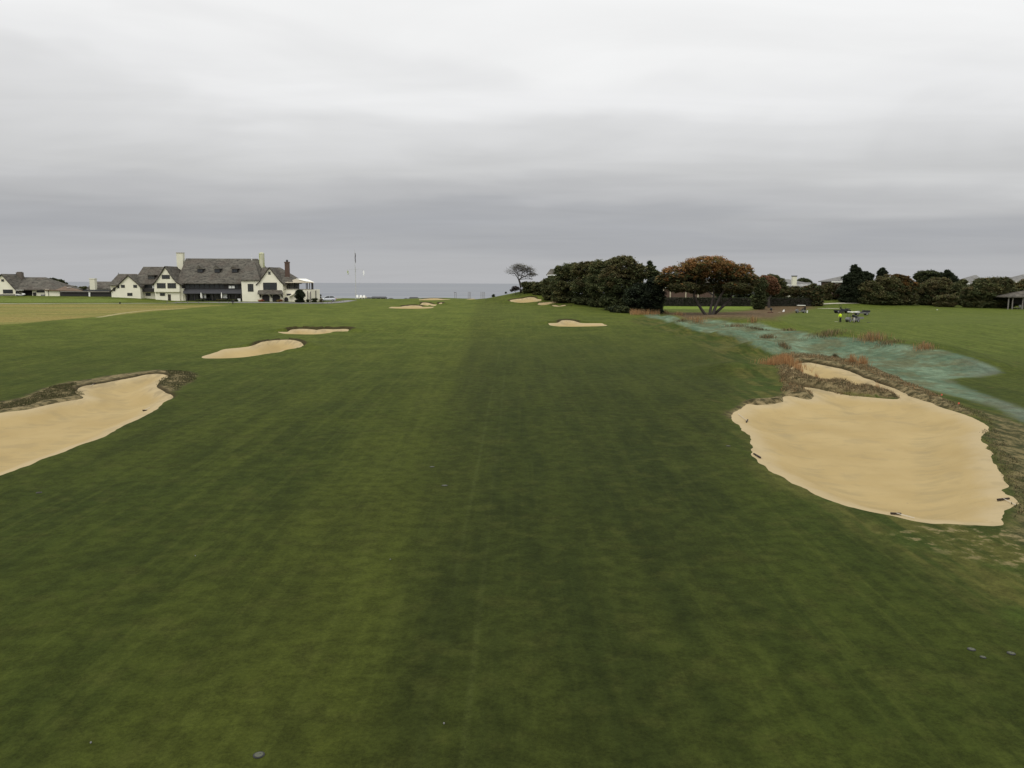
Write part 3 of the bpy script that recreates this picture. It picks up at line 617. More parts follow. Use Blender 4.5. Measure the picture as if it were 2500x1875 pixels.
# great roof D and its dark galleries
hip_roof(CH, 454, 629, 631.2, 247, 430, 641, 691.2, 236.6)
for u in (488.2, 530, 572.5):
    p = W(u, 657.5, 240.8); hw = .82
    dr = G(); dr.box(p.x-hw, p.x+hw, 240.8, 243.8, p.z-1.0, p.z+.25); do = P('dormer', dr, M['dark'], CH); part_of(do, WLOC[CH.name])
    g = G(); g.prism_y([(p.x-hw-.3, p.z+.2), (p.x-hw*.1-.2, p.z+1.25), (p.x+hw+.3, p.z+.2), (p.x+hw+.3, p.z+.1), (p.x-hw-.3, p.z+.1)], 240.4, 244.2); P('dormer_roof', g, M['roof'], do, origin=WLOC[CH.name])
    g = G()
    for kx in (-.5, 0, .5): g.box(p.x+kx-.2, p.x+kx+.2, 240.74, 240.82, p.z-.85, p.z+.1)
    P('pane', g, M['glass'], do, origin=WLOC[CH.name])
wall(CH, [(446, 691), (592, 691), (592, 706), (446, 706)], 237.6, 244, 'dark', 'upper_gallery')
for uu in range(452, 584, 12):
    if not 552 < uu+5 < 575: window(CH, uu, 694, uu+10.5, 705, 237.6, 3, 1, .06, 'dark')
window(CH, 557.7, 697, 573.5, 704.5, 237.45, 2, 1, .05, 'frame', 'white_pane_window')  # panes covered in white by the two blinds
pbox(CH, 558.6, 697.8, 565.0, 703.8, 237.36, 237.4, 'white', 'blind'); pbox(CH, 566.4, 697.8, 572.8, 703.8, 237.36, 237.4, 'white', 'blind')
g = G(); a0 = W(447, 705.8, 237.6); a1 = W(590, 705.8, 237.6); b0 = W(447, 715.5, 235.4); b1 = W(590, 715.5, 235.4)
g.add([a0, a1, b1, b0, a0-Vector((0, 0, .3)), a1-Vector((0, 0, .3)), b1-Vector((0, 0, .22)), b0-Vector((0, 0, .22))], [(0,1,2,3),(7,6,5,4),(0,4,5,1),(1,5,6,2),(2,6,7,3),(3,7,4,0)])
P('pent_roof', g, M['slate'], CH)
wall(CH, [(450, 707), (592, 707), (592, BB), (451, BB)], 238.4, 244, 'dark', 'porch_wall')
for uu in (457, 475, 497, 519, 541, 560, 575, 588): g = G(); p = W(uu, 725, 235.8); g.box(p.x-.12, p.x+.12, 235.7, 235.94, ground(p.x, 235.8)-.1, W(uu, 716.8, 235.8).z); P('porch_post', g, M['dark'], CH)
for a in [(463, 718, 485, 734), (500, 718, 518, 734), (522, 718, 540, 734), (563, 718, 573, 733), (574.5, 718, 585, 733)]: window(CH, *a, 238.35, 3, 2, .07, 'frame')
for (u0, u1) in ((492, 503), (544, 554.5)): pbox(CH, u0, 717.2, u1, 728, 236.6, 236.66, 'white', 'screen')
# white block and east gable E
wall(CH, [(589, 684), (632, 684), (634, BB), (592, BB)], 234.9, 243)
E0, E1 = W(587.5, 682.8, 234.5), W(635, 682.8, 234.5); t0, t1 = W(604, 640, 243), W(622, 640, 243)
m0, m1 = W(594, 672, 236.6), W(632, 672, 236.6); dz = Vector((0, 0, .35))
g = G(); bk0 = Vector((t0.x-1, 246, E0.z)); bk1 = Vector((t1.x+2.5, 246, E1.z))
g.add([E0, E1, m1, m0, t1, t0, bk1, bk0, E0-dz, E1-dz, bk1-dz, bk0-dz], [(0,1,2,3),(3,2,4,5),(1,6,4,2),(0,3,5,7),(0,8,9,1),(1,9,10,6),(7,11,8,0),(5,4,6,7),(8,11,10,9)])
P('roof', g, M['roof'], CH)
window(CH, 605, 693, 618.7, 712, 234.9, 3, 4, .12)
g = G(); p = W(614.9, 636, 246.5); g.tube([p, p+Vector((0, 0, .5))], .16); g.tube([p+Vector((0, 0, .5)), p+Vector((0, 0, 1.9))], .03); P('finial', g, M['white'], CH)
g = G(); p = W(639.8, 655, 246); q_ = W(639.8, 618.6, 246); g.lathe((p.x, 246, p.z-2), [(.86, 0), (.84, 3), (.80, q_.z-p.z+1.8), (.86, q_.z-p.z+1.82), (.8, q_.z-p.z+2.0), (.3, q_.z-p.z+2.3)], 18); P('chimney', g, M['chimgreen'], CH, smooth=False)
hip_roof(CH, 641, 684, 652.8, 244, 628, 716, 689, 237.0)
PE = [(625.5, 694.5), (632, 688.5), (657.6, 652), (682, 682), (695.5, 694)]
wall(CH, [(632, 690), (657.6, 655.5), (681, 685), (690.5, 695), (691.5, BB), (633, BB)], 235.0, 243); gable_roof(CH, PE, 235.0, 244); barge(CH, PE, 235.0)
window(CH, 654.8, 663, 660.7, 670.4, 235.0, 2, 2, .1); window(CH, 642.5, 690, 676, 707.8, 235.0, 6, 2, .16, 'dark')
g = G(); pts = [W(628.5, 717, 233.2), W(692, 717, 233.2), W(688, 708.3, 234.98), W(630, 708.3, 234.98)]
g.add(pts+[p-Vector((0, 0, .22)) for p in pts], [(0,1,2,3),(7,6,5,4),(0,4,5,1),(1,5,6,2),(2,6,7,3),(3,7,4,0)]); P('porch_roof', g, M['roof'], CH)
for (u0, u1) in ((640, 657.6), (665, 683.5)):
    x0, x1 = W(u0, 727, 234.9).x, W(u1, 727, 234.9).x; zt_, zb = W(650, 718.6, 234.9).z, ground(x0, 235)-.2
    xm = (x0+x1)/2; hw = (x1-x0)/2
    poly = [(x0, zb), (x1, zb)]+[(xm+hw*math.cos(a), zt_-.7+.7*math.sin(a)) for a in np.linspace(0, math.pi, 9)]
    g = G(); g.prism_y(poly, 234.88, 235.1); o = P('arched_doorway', g, M['dark'], CH); part_of(o, WLOC[CH.name])
    g = G(); g.box(xm-.04, xm+.04, 234.83, 234.88, zb+.3, zt_-.1); P('door_rail', g, M['trim'], o, origin=WLOC[CH.name])
for uu in (634.5, 661.3, 687.5):
    g = G(); p = W(uu, 719, 234.2); g.prism_x([(233.5, p.z+.05), (234.98, p.z+.05), (234.98, p.z-1.0)], p.x-.1, p.x+.1); P('porch_bracket', g, M['trim'], CH)
# brick chimney
g = G(); p = W(702, 684, 240); z1 = W(699, 642, 240).z; g.box(p.x-.6, p.x+.6, 239.5, 240.7, p.z-1.5, z1); g.box(p.x-.7, p.x+.7, 239.4, 240.8, z1, z1+.35); P('chimney', g, M['brick'], CH)
g = G(); g.lathe((p.x, 240.1, z1+.35), [(.32, 0), (.36, .25), (.3, .55), (.2, .6)], 12); P('chimney_pot', g, M['slate'], CH)
# terrace wing
wall(CH, [(690, 707), (758, 707), (757, BB), (691, BB)], 236.2, 246, 'stucco', 'terrace_wall')
g = G(); a0, a1 = W(757.5, 707, 236.2), W(771, 707, 240); z1 = a0.z; zb = ground(a0.x, 240)-.6
g.add([(a0.x, 236.2, zb), (a0.x, 246, zb), (a0.x+1.9, 240, zb), (a0.x, 236.2, z1), (a0.x, 246, z1), (a0.x+1.9, 240, z1)], [(0,2,5,3),(2,1,4,5),(3,5,4),(0,1,2),(0,3,4,1)]); P('terrace_bay', g, M['stucco'], CH)
g = G(); g.box(W(690, 707, 236.2).x, a0.x+.1, 236.05, 236.35, z1, z1+.16); P('parapet_cap', g, M['stone'], CH)
pbox(CH, 699.5, 717, 711, 721.3, 236.14, 236.22, 'dark', 'slot_window')
g = G(); pts = [(690.5, 722.5), (699.5, 722.5), (705, 729), (706, BB), (704, BB), (703.5, 728), (701, 727), (694.5, 727), (692.5, 731), (691.5, BB), (690, BB)]
for (u0, u1) in ((694, 703.5),):
    x0, x1 = W(u0, 727, 236.1).x, W(u1, 727, 236.1).x; zt_, zb = W(700, 725.5, 236.1).z, ground(x0, 236)-.2; xm = (x0+x1)/2; hw = (x1-x0)/2
    g = G(); g.prism_y([(x0, zb), (x1, zb)]+[(xm+hw*math.cos(a), zt_-.6+.6*math.sin(a)) for a in np.linspace(0, math.pi, 9)], 236.1, 236.25); P('arched_opening', g, M['dark'], CH)
g = G(); a0, a1 = W(705, 723.8, 235.6), W(718, 716.5, 235.6); g.prism_y([(a0.x, a0.z-.2), (a1.x, a1.z-.2), (a1.x, a1.z+.12), (a0.x, a0.z+.12)], 235.4, 236.18); P('stair_wall', g, M['stucco'], CH)
for i, (uu, vt, vb) in enumerate([(751.5, 711, 733), (758.5, 711.5, 733), (762, 712, 732), (766.5, 710.5, 730), (771.5, 709.5, 729.5)]):
    p = W(uu, vt, 235.8 if i < 2 else 238.5); g = G(); y_ = p.y-.25; g.box(p.x-.13, p.x+.13, y_-.13, y_+.13, ground(p.x, y_)-.1, p.z); P('buttress_post', g, M['wood'], CH)
# awning over terrace
AD = 238
aw = [W(694.5, 690.3, 236.3), W(766.5, 690.3, 236.3), W(767.5, 690.1, 244), W(697, 690.1, 244)]; r0, r1 = W(722, 680.8, 240), W(747, 680.8, 241)
g = G(); g.add([aw[0], aw[1], r1, r0], [(0,1,2,3)]); g.add([aw[0], aw[3], r0], [(0,1,2)]); g.add([r0-Vector((0,0,.06)), aw[0]-Vector((0,0,.06)), aw[1]-Vector((0,0,.06)), r1-Vector((0,0,.06))], [(0,1,2,3)])
P('awning', g, M['canvas'], CH)
g = G(); g.add([r0+Vector((0,0,.02)), r1+Vector((0,0,.02)), aw[2], aw[3]], [(0,1,2,3)]); g.add([aw[1]+Vector((.02,0,0)), aw[2]+Vector((.02,0,0)), r1+Vector((0,0,.02))], [(0,1,2)])
q4 = [W(722, 680.6, 239.8), W(747, 680.8, 239.8), W(767.5, 689.2, 236.9), W(745, 687, 237.2)]
g.add([a+Vector((0, 0, .04)) for a in q4], [(0,1,2,3)]); P('awning_panel', g, M['canvasw'], CH)
zt0 = W(730, 707, 236.3).z
for uu, Dp in ((747.5, 237), (750.5, 243), (755.5, 240), (760.5, 237), (762.5, 243), (764, 240)):
    p = W(uu, 690.6, Dp); g = G(); g.box(p.x-.09, p.x+.09, Dp-.09, Dp+.09, zt0, p.z); P('awning_post', g, M['trim'], CH)
wall(CH, [(691, 691), (720, 691), (720, 707), (691, 707)], 239, 244, 'dark', 'terrace_room')
for (u0, u1) in ((692, 696), (697.5, 703), (704, 709), (710, 713), (714, 718)): window(CH, u0, 692.5, u1, 706, 238.98, 1, 2, .12, 'wood')
g = G(); a0, a1 = W(690, 691, 238.3), W(725, 693, 238.3); g.box(a0.x, a1.x, 238.2, 244, a1.z, a0.z+.05); P('terrace_room_roof', g, M['roof'], CH)

# ------------------------------------------------------------------ left cottage
CO = root_w('cottage', (-150, 244, ground(-150, 244)), 'low white cottage with a gable and brick chimney at the left edge', 'cottage')
wall(CO, [(-33, 707), (4.3, 671), (38, 706), (40, 734), (-31, 734)], 240, 249)
PG = [(-37, 711), (4.3, 668.6), (41.5, 709)]; gable_roof(CO, PG, 240, 250); barge(CO, PG, 240)
window(CO, 7.6, 707, 31.5, 716.6, 240, 3, 1, .12, 'dark'); window(CO, 3.2, 682, 9.8, 687.5, 240, 1, 1, .1)
g = G(); a0, a1 = W(-5, 719, 239.7), W(36, 719, 239.7); g.box(a0.x, a1.x, 239.5, 239.98, a0.z-.12, a0.z+.08); P('window_ledge', g, M['wood'], CO)
hip_roof(CO, 40, 112, 676.8, 249, 36, 133, 706.5, 241)
g = G(); p = W(49.5, 690, 247.5); z1 = W(49.5, 665, 247.5).z; g.box(p.x-.85, p.x+.85, 247, 248.2, p.z-2, z1); g.box(p.x-.55, p.x+.55, 247.1, 248.1, z1, z1+.18); P('chimney', g, M['oldbrick'], CO)
pbox(CO, 39, 706.5, 79, 724, 243.5, 249, 'dark', 'porch_recess')
wall(CO, [(78.5, 705), (109.5, 705), (110, 734), (79.5, 734)], 242, 249); window(CO, 89.5, 705.8, 108.5, 714, 242, 2, 1, .1, 'dark')
pbox(CO, 80.5, 714.3, 87.5, 723.5, 241.8, 241.98, 'dark', 'doorway'); pbox(CO, 99.5, 719, 109, 724, 241.2, 241.7, 'grey', 'utility_box')
wall(CO, [(110, 706), (118, 706), (145.5, 710), (147, 734), (111, 734)], 241.0, 249)
g = G(); p = W(118.5, 715, 240.95); g.box(p.x-.06, p.x+.06, 240.86, 240.98, p.z-1.2, p.z+1.0); P('drainpipe', g, M['wood'], CO)
# ------------------------------------------------------------------ covered walkway and low lodge
CW = root_w('covered_walkway', (-128, 242, ground(-128, 242)), 'long low walkway with brown shingle roof and dark open bays beside the cottage', 'walkway')
g = G(); pts = [W(109, 707.3, 240.4), W(205, 710.8, 240.4), W(188, 705, 247), W(160, 698.8, 250), W(122, 697, 250)]
g.add(pts+[p-Vector((0, 0, .25)) for p in pts], [(0,1,2,3,4),(9,8,7,6,5)]+[(i, i+5, (i+1) % 5+5, (i+1) % 5) for i in range(5)]); P('roof', g, M['roofbrown'], CW)
for uu, vv in ((143, 703.3), (170, 702.8)):
    p = W(uu, vv, 246); g = G(); g.box(p.x-.45, p.x+.45, 245.2, 246.2, p.z+.02, p.z+.09); P('skylight', g, M['white'], CW)
g = G(); a0, a1 = W(147, 712, 239.9), W(274, 712, 239.9); g.box(a0.x, a1.x, 239.8, 240.1, a0.z-.1, a0.z+.16); P('gutter_beam', g, M['wood'], CW)
pbox(CW, 147.5, 712.5, 216.5, 733, 240.3, 247, 'dark', 'bay_screen'); pbox(CW, 220, 712.5, 273, 733, 240.3, 247, 'dark', 'bay_screen')
pbox(CW, 216.7, 712, 219.8, 733, 239.9, 240.3, 'white', 'post')
g = G(); p = W(205, 709, 241); q_ = W(274, 709, 241); g.box(p.x, q_.x, 240.6, 246, p.z-.2, p.z+.2); P('flat_roof', g, M['slate'], CW)
LG = root_w('lodge', (-128, 262, ground(-128, 262)), 'grey roofed lodge with tall white chimney behind the covered walkway', 'building')
hip_roof(LG, 229, 290, 687.3, 262, 211, 300, 704.5, 255, 'roof')
wall(LG, [(214, 702), (300, 702), (300, 722), (214, 722)], 256, 266)
g = G(); p = W(228.5, 705, 254.5); z1 = W(228.5, 681.5, 254.5).z; g.box(p.x-.82, p.x+.82, 253.8, 255.2, p.z-3, z1); g.box(p.x-.92, p.x+.92, 253.7, 255.3, z1, z1+.25); P('chimney', g, M['cream'], LG)
wall(LG, [(205, 707.5), (252, 707.5), (252, 709.2), (205, 709.2)], 249, 253, 'roofgrey', 'lean_to_roof')

# ------------------------------------------------------------------ trees and plants
def foliage_mat():
    m, t, b = newmat('foliage'); a = t.n('ShaderNodeAttribute', attribute_name='leaf').outputs['Color']
    t.set(b.inputs['Base Color'], a); b.inputs['Roughness'].default_value = .7; b.inputs['Specular IOR Level'].default_value = .15
    tr_ = t.n('ShaderNodeBsdfTranslucent', {0: a}); mx_ = t.n('ShaderNodeMixShader', {0: .38, 1: b.outputs[0], 2: tr_.outputs[0]})
    t.t.links.new(mx_.outputs[0], [n_ for n_ in t.t.nodes if n_.type == 'OUTPUT_MATERIAL'][0].inputs[0]); return m
MF = foliage_mat()
def leaf_mesh(name, cen, size, cols, parent, origin, r, up=1.3, aspect=.6):
    n = len(cen); nrm = r.normal(size=(n, 3)); nrm[:, 2] = np.abs(nrm[:, 2])+up; nrm /= np.linalg.norm(nrm, axis=1)[:, None]
    a = np.cross(nrm, r.normal(size=(n, 3))); a /= np.linalg.norm(a, axis=1)[:, None]; b = np.cross(nrm, a)
    s = size*(.6+.8*r.random(n)); a = a*s[:, None]; b = b*(s*aspect)[:, None]
    v = np.stack([cen-a, cen-b*.8, cen+a, cen+b], 1).reshape(-1, 3)-np.array(origin)
    me = bpy.data.meshes.new(name); me.vertices.add(4*n); me.vertices.foreach_set('co', v.astype(np.float32).ravel())
    me.loops.add(4*n); me.loops.foreach_set('vertex_index', np.arange(4*n, dtype=np.int32))
    me.polygons.add(n); me.polygons.foreach_set('loop_start', (np.arange(n)*4).astype(np.int32))
    try: me.polygons.foreach_set('loop_total', np.full(n, 4, np.int32))
    except Exception: pass
    me.update(); at = me.attributes.new('leaf', 'FLOAT_COLOR', 'POINT')
    c = np.concatenate([np.clip(cols, 0, 1), np.ones((n, 1))], 1); at.data.foreach_set('color', np.repeat(c, 4, 0).astype(np.float32).ravel())
    me.materials.append(MF); o = bpy.data.objects.new(name, me); C.objects.link(o); o.parent = parent; return o
DG = [(.092, .108, .046), (.108, .118, .052), (.072, .088, .038)]        # dark holm green
OL = [(.150, .150, .064), (.125, .132, .056), (.165, .152, .066)]        # olive
RU = [(.34, .185, .070), (.26, .155, .060), (.38, .20, .075), (.20, .16, .062)]  # rust
BR = [(.125, .112, .052), (.10, .09, .044), (.15, .122, .055)]         # brownish
CE = [(.040, .052, .028), (.052, .064, .034)]                            # cedar
def limb(g, p0, p1, r0, r1, r, bend=.12, n=5):
    p0 = Vector(p0); p1 = Vector(p1); L = (p1-p0).length; pts = []
    off = Vector(r.normal(size=3))*L*bend; off.z = abs(off.z)*.6
    for i in range(n):
        k = i/(n-1); pts.append(p0.lerp(p1, k)+off*math.sin(math.pi*k)*(1 if i else 0))
    g.tube(pts, [r0+(r1-r0)*i/(n-1) for i in range(n)], 6 if r0 > .12 else 4, cap=False); return pts
def tree(label, cat, D, base, lobes, leaf=.23, dens=1.0, cols=DG, topcols=None, trunks=1, tr=.35, seed=0, name='tree', group=None, thick=1.0, fill=.35, twigs=10, clump=1.0, skirt=True, forks=None, topk=(.1, .8)):
    """lobes: (u, v, ru, rv[, ddepth]) ellipses of the crown in the photograph, at distance D"""
    r = np.random.default_rng(seed+100); D = float(D)
    bu = base if not isinstance(base, (tuple, list)) else base[0]
    bx = W(bu, 700, D).x; bz = ground(bx, D)-.15; root = root_w(name, (bx, D, bz), label, cat, group); wl = WLOC[root.name]
    sc = D/F; cen, colr = [], []; zlo, zhi = 1e9, -1e9; L = []
    for lb in lobes:
        u, v, ru, rv = lb[:4]; dd = lb[4] if len(lb) > 4 else 0
        c = W(u, v, D+dd); a = ru*(D+dd)/F; h = rv*(D+dd)/F; dep = min(a, max(h*1.2, a*.7))*thick; L.append((np.array(c), a, dep, h)); zlo = min(zlo, c.z-h); zhi = max(zhi, c.z+h)
    if skirt:
        for (c, a, dep, h) in list(L):
            if c[2]-h < zlo+.45*(zhi-zlo):
                zg = ground(c[0], c[1]); low = c[2]-h*.7
                if low > zg+.3: hh_ = (low-zg)*.62; L.append((np.array([c[0], c[1], zg+hh_*.8]), a*.9, dep*.9, hh_))
    tg = G(); nt = trunks; tops = []
    for (c, a, dep, h) in L:
        area = a*h; csz = max(.32, .22*math.sqrt(area)*clump)
        nc = int(max(12, 4.0*(a*dep+a*h+dep*h)/csz**2)*.75)
        d = r.normal(size=(nc, 3)); d /= np.linalg.norm(d, axis=1)[:, None]; k = np.where(r.random(nc) < fill, r.random(nc)**.5*.8, .78+.22*r.random(nc))
        cc = c+d*k[:, None]*np.array([a-csz*.5, dep-csz*.5, h-csz*.4]); cc = cc[cc[:, 2] > bz+.2]
        for p in cc:
            cs = csz*(.55+.8*r.random()); n = int(dens*11*cs*cs/leaf**2*.5)+3
            q = r.normal(size=(n, 3)); q /= np.linalg.norm(q, axis=1)[:, None]; q *= np.where(r.random(n) < .10, 1.0+.7*r.random(n), r.random(n)**.45)[:, None]*np.array([cs, cs, cs*.62])
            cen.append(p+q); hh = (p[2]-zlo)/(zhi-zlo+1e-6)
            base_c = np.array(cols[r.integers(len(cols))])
            if topcols is not None and r.random() < sstep(topk[0], topk[1], hh): base_c = np.array(topcols[r.integers(len(topcols))])  # upper leaves recoloured: autumn tones on some, painted toplight on dark crowns
            base_c = base_c*(.82+.4*r.random()); colr.append(base_c*(.85+.3*r.random((n, 1)))*(1+.04*r.normal(size=(n, 3))))
        for p in cc[r.permutation(len(cc))[:twigs]]: tops.append(Vector(p))
    cen = np.concatenate(cen); colr = np.concatenate(colr); k = cen[:, 2] > bz+.1
    # trunk(s), limbs to the lobes, twigs to clumps
    us = [bu] if nt == 1 else list(base) if isinstance(base, (tuple, list)) else [bu+(i-(nt-1)/2)*9 for i in range(nt)]
    mains = []
    for i, uu in enumerate(us):
        x0 = W(uu, 700, D).x; y0 = D+(0 if i == 0 else r.normal()*.8); g0 = Vector((x0, y0, ground(x0, y0)-.2))
        tgt = min(L, key=lambda q: abs(q[0][0]-x0)); ct = Vector(tgt[0]); ct.z -= tgt[3]*.45; fork = W(forks[i][0], forks[i][1], y0) if forks else g0.lerp(ct, .42)
        mains.append((fork, tr*.6)); limb(tg, g0, fork, tr*1.15, tr*.72, r, .05)
    for (c, a, dep, h) in L:
        for k2 in range(2):
            f, rr_ = min(mains, key=lambda m: (m[0]-Vector(c)).length+r.random()*2)
            e = Vector(c)+Vector((r.normal()*a*.3, r.normal()*dep*.3, -h*.1)); pts = limb(tg, f, e, rr_, rr_*.35, r, .1); mains.append((pts[3], rr_*.4)) if k2 == 0 else None
    for p in tops:
        f, rr_ = min(mains, key=lambda m: (m[0]-p).length); limb(tg, f, p, max(.035, rr_*.4), .02, r, .12, 4)
    P('trunk', tg, M['bark'], root)
    leaf_mesh('crown', cen[k], leaf, colr[k], root, wl, r)
    return root
def shrub(label, D, lobes, cols, seed, leaf=.22, dens=1.0, topcols=None, name='shrub', cat='shrub', group=None, **k):
    return tree(label, cat, D, lobes[0][0], lobes, leaf, dens, cols, topcols, 1, .07, seed, name, group, twigs=4, **k)

# lone bare tree on the hill: fine branching with few leaves
def bare_tree():
    r = np.random.default_rng(3); D = 238; bx = W(1271.5, 700, D).x; bz = ground(bx, D)-.2
    root = root_w('tree', (bx, D, bz), 'lone thin leaved tree with open spreading crown on the hill by the sea', 'tree'); wl = WLOC[root.name]
    g = G(); tips = []
    lob = [(W(u, v, D), ru*D/F, rv*D/F) for u, v, ru, rv in [(1262, 658, 26, 16), (1288, 662, 22, 15), (1244, 665, 17, 14), (1302, 675, 17, 9), (1268, 650, 20, 9)]]
    def grow(p, q, rad, dep):
        pts = limb(g, p, q, rad, rad*.55, r, .10, 5)
        if dep == 0: tips.append(pts[-1]); tips.append(pts[2]); return
        for i in range(4 if dep > 1 else 4):
            c, a, h = lob[r.integers(len(lob))] if dep > 2 else min(lob, key=lambda l: (l[0]-pts[-1]).length+r.random()*1.2)
            d = r.normal(size=3); d /= np.linalg.norm(d); tgt = c+Vector((d[0]*a, d[1]*a, abs(d[2])*h if dep < 3 else d[2]*h*.5))
            st = pts[-1-(i % 3)]; e = st.lerp(tgt, .62 if dep > 1 else .8); grow(st, e, rad*.52, dep-1)
    b = Vector((bx, D, bz)); f = W(1267, 683, D)
    limb(g, b, f, .34, .26, r, .03)
    for u, v in ((1250, 668), (1263, 664), (1275, 664), (1290, 670), (1283, 676), (1300, 682)): grow(f+Vector(r.normal(size=3)*.15), W(u, v, D+r.normal()*1.5), .13, 3)
    P('trunk', g, M['bark'], root)
    tp = np.array([tuple(t_) for t_ in tips]); cen = np.concatenate([tp+r.normal(size=tp.shape)*.22 for _ in range(2)])
    colr = np.array([(.15, .15, .08), (.13, .12, .07), (.19, .18, .10)])[r.integers(3, size=len(cen))]*(.8+.4*r.random((len(cen), 1)))
    leaf_mesh('crown', cen, .13, colr, root, wl, r)
bare_tree()
GR = 'trees of the dark grove right of the fairway'
tree('low dark tree at the left tail of the dark grove, beside the lone bare tree', 'tree', 226, 1340, [(1348, 700, 24, 24), (1352, 686, 20, 14), (1335, 690, 12, 12)], cols=DG+OL, seed=1, group=GR, trunks=2)
tree('dark rounded tree second from the left end of the dark grove', 'tree', 219, 1385, [(1383, 664, 33, 21), (1378, 698, 36, 32), (1400, 652, 20, 11)], cols=DG+OL, topcols=OL+DG, seed=2, group=GR, trunks=2)
tree('dark olive tree third from the left end of the dark grove', 'tree', 212, 1430, [(1424, 659, 32, 21), (1430, 698, 38, 36), (1440, 646, 18, 10)], cols=DG, topcols=OL+BR, seed=3, group=GR, trunks=2)
tree('bushy dark tree just left of the tallest one in the dark grove', 'tree', 205, 1470, [(1470, 655, 32, 21), (1466, 700, 36, 42), (1488, 645, 18, 12)], cols=DG, topcols=OL+DG, seed=4, group=GR, trunks=3)
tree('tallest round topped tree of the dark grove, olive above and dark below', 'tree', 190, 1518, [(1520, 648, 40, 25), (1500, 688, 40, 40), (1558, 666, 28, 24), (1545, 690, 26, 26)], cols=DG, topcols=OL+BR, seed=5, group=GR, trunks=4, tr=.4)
tree('narrow pointed greener tree between the dark grove and the rust coloured tree', 'tree', 192, 1588, [(1586, 644, 6, 8), (1588, 657, 13, 12), (1594, 672, 20, 16), (1606, 692, 19, 22)], leaf=.26, cols=[(.045, .06, .025), (.06, .075, .03)]+DG, seed=6, group=GR, clump=.7)
tree('dense almost black evergreen with a straight side, at the near end of the dark grove', 'evergreen', 184, 1590, [(1562, 728, 42, 36), (1600, 722, 23, 42), (1596, 700, 22, 24)], leaf=.24, dens=1.5, cols=CE+[(.02, .026, .016)], seed=7, name='evergreen_tree')
UB = 'low dark shrubs along the foot of the dark grove'  # inner shrubs are added to keep it dark under the crowns
for i, (u, v, ru, rv, D, lb) in enumerate([(1512, 756, 30, 11, 180, 'low clipped dark shrub at the right foot of the dark grove, beside the orange grasses'), (1475, 735, 26, 16, 207, 'added dark shrub for the shade between the trunks in the middle of the dark grove'),
        (1430, 728, 28, 14, 217, 'added dark shrub for the shade under the third tree of the dark grove'), (1385, 722, 26, 13, 226, 'added dark shrub for the shade under the second tree of the dark grove'), (1540, 730, 30, 26, 199, 'added tall dark thicket for the shade behind the trunks of the tallest grove tree')]):
    shrub(lb, D, [(u, v, ru, rv)], CE+DG, 20+i, group=UB, dens=1.3)
shrub('purple grey leafless looking shrub under the lone bare tree', 237, [(1259, 704, 11, 6.5), (1252, 709, 7, 4)], [(.13, .11, .11), (.10, .09, .085)], 30, leaf=.14, dens=.8, skirt=False)
HB = 'dark shrubs on the hill behind the lone tree'
shrub('low dark green shrub on the hill right beside the lone tree trunk', 236, [(1295, 697, 22, 10), (1284, 693, 12, 7)], DG+OL, 31, group=HB)
shrub('wider dark green shrub on the hill slope where it meets the dark grove', 233, [(1318, 704, 22, 16), (1325, 696, 14, 12)], DG+OL, 32, group=HB)
# the broad rust coloured tree
tree('broad spreading tree with rust orange upper foliage and several leaning trunks', 'tree', 182, (1726, 1734, 1741, 1748),
     [(1728, 650, 68, 26), (1645, 672, 37, 24, -1), (1808, 668, 34, 26, -1), (1668, 700, 38, 13, -2), (1795, 700, 34, 13, -2), (1700, 664, 38, 22), (1765, 660, 42, 24), (1722, 702, 34, 13, 2), (1612, 684, 14, 14), (1842, 684, 14, 14), (1640, 690, 34, 18, 1), (1690, 682, 40, 16, 3), (1770, 684, 44, 18, 3), (1820, 694, 26, 16), (1655, 706, 26, 9, 1), (1700, 712, 22, 8, 3), (1760, 710, 26, 8, 4), (1812, 708, 30, 10, 1)],
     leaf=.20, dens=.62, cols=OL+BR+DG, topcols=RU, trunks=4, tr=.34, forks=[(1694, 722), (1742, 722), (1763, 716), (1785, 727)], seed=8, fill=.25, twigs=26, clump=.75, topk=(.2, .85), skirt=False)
tree('dark green rounded tree tucked against the right side of the rust tree', 'tree', 214, 1855, [(1856, 698, 19, 22), (1848, 690, 14, 14)], cols=DG, seed=9)
tree('small tree with red orange autumn leaves right of the rust tree', 'tree', 224, 1880, [(1877, 690, 20, 19), (1888, 704, 18, 16), (1866, 684, 14, 13)], leaf=.22, cols=[(.20, .105, .06), (.22, .125, .065), (.13, .095, .045)], topcols=[(.28, .145, .085), (.23, .135, .07)], seed=10, clump=.7, skirt=False)
tree('olive green tree rising behind the red orange autumn tree', 'tree', 236, 1890, [(1880, 680, 24, 12), (1905, 694, 16, 17)], cols=OL+DG, seed=11)
tree('dark flat dome shaped tree behind the white roofed house by its chimney', 'tree', 300, 1961, [(1961, 687, 18, 9), (1950, 692, 10, 8), (1974, 691, 10, 8)], cols=DG, seed=12, dens=1.3)
BS = 'brown green bushes behind the clipped hedge'
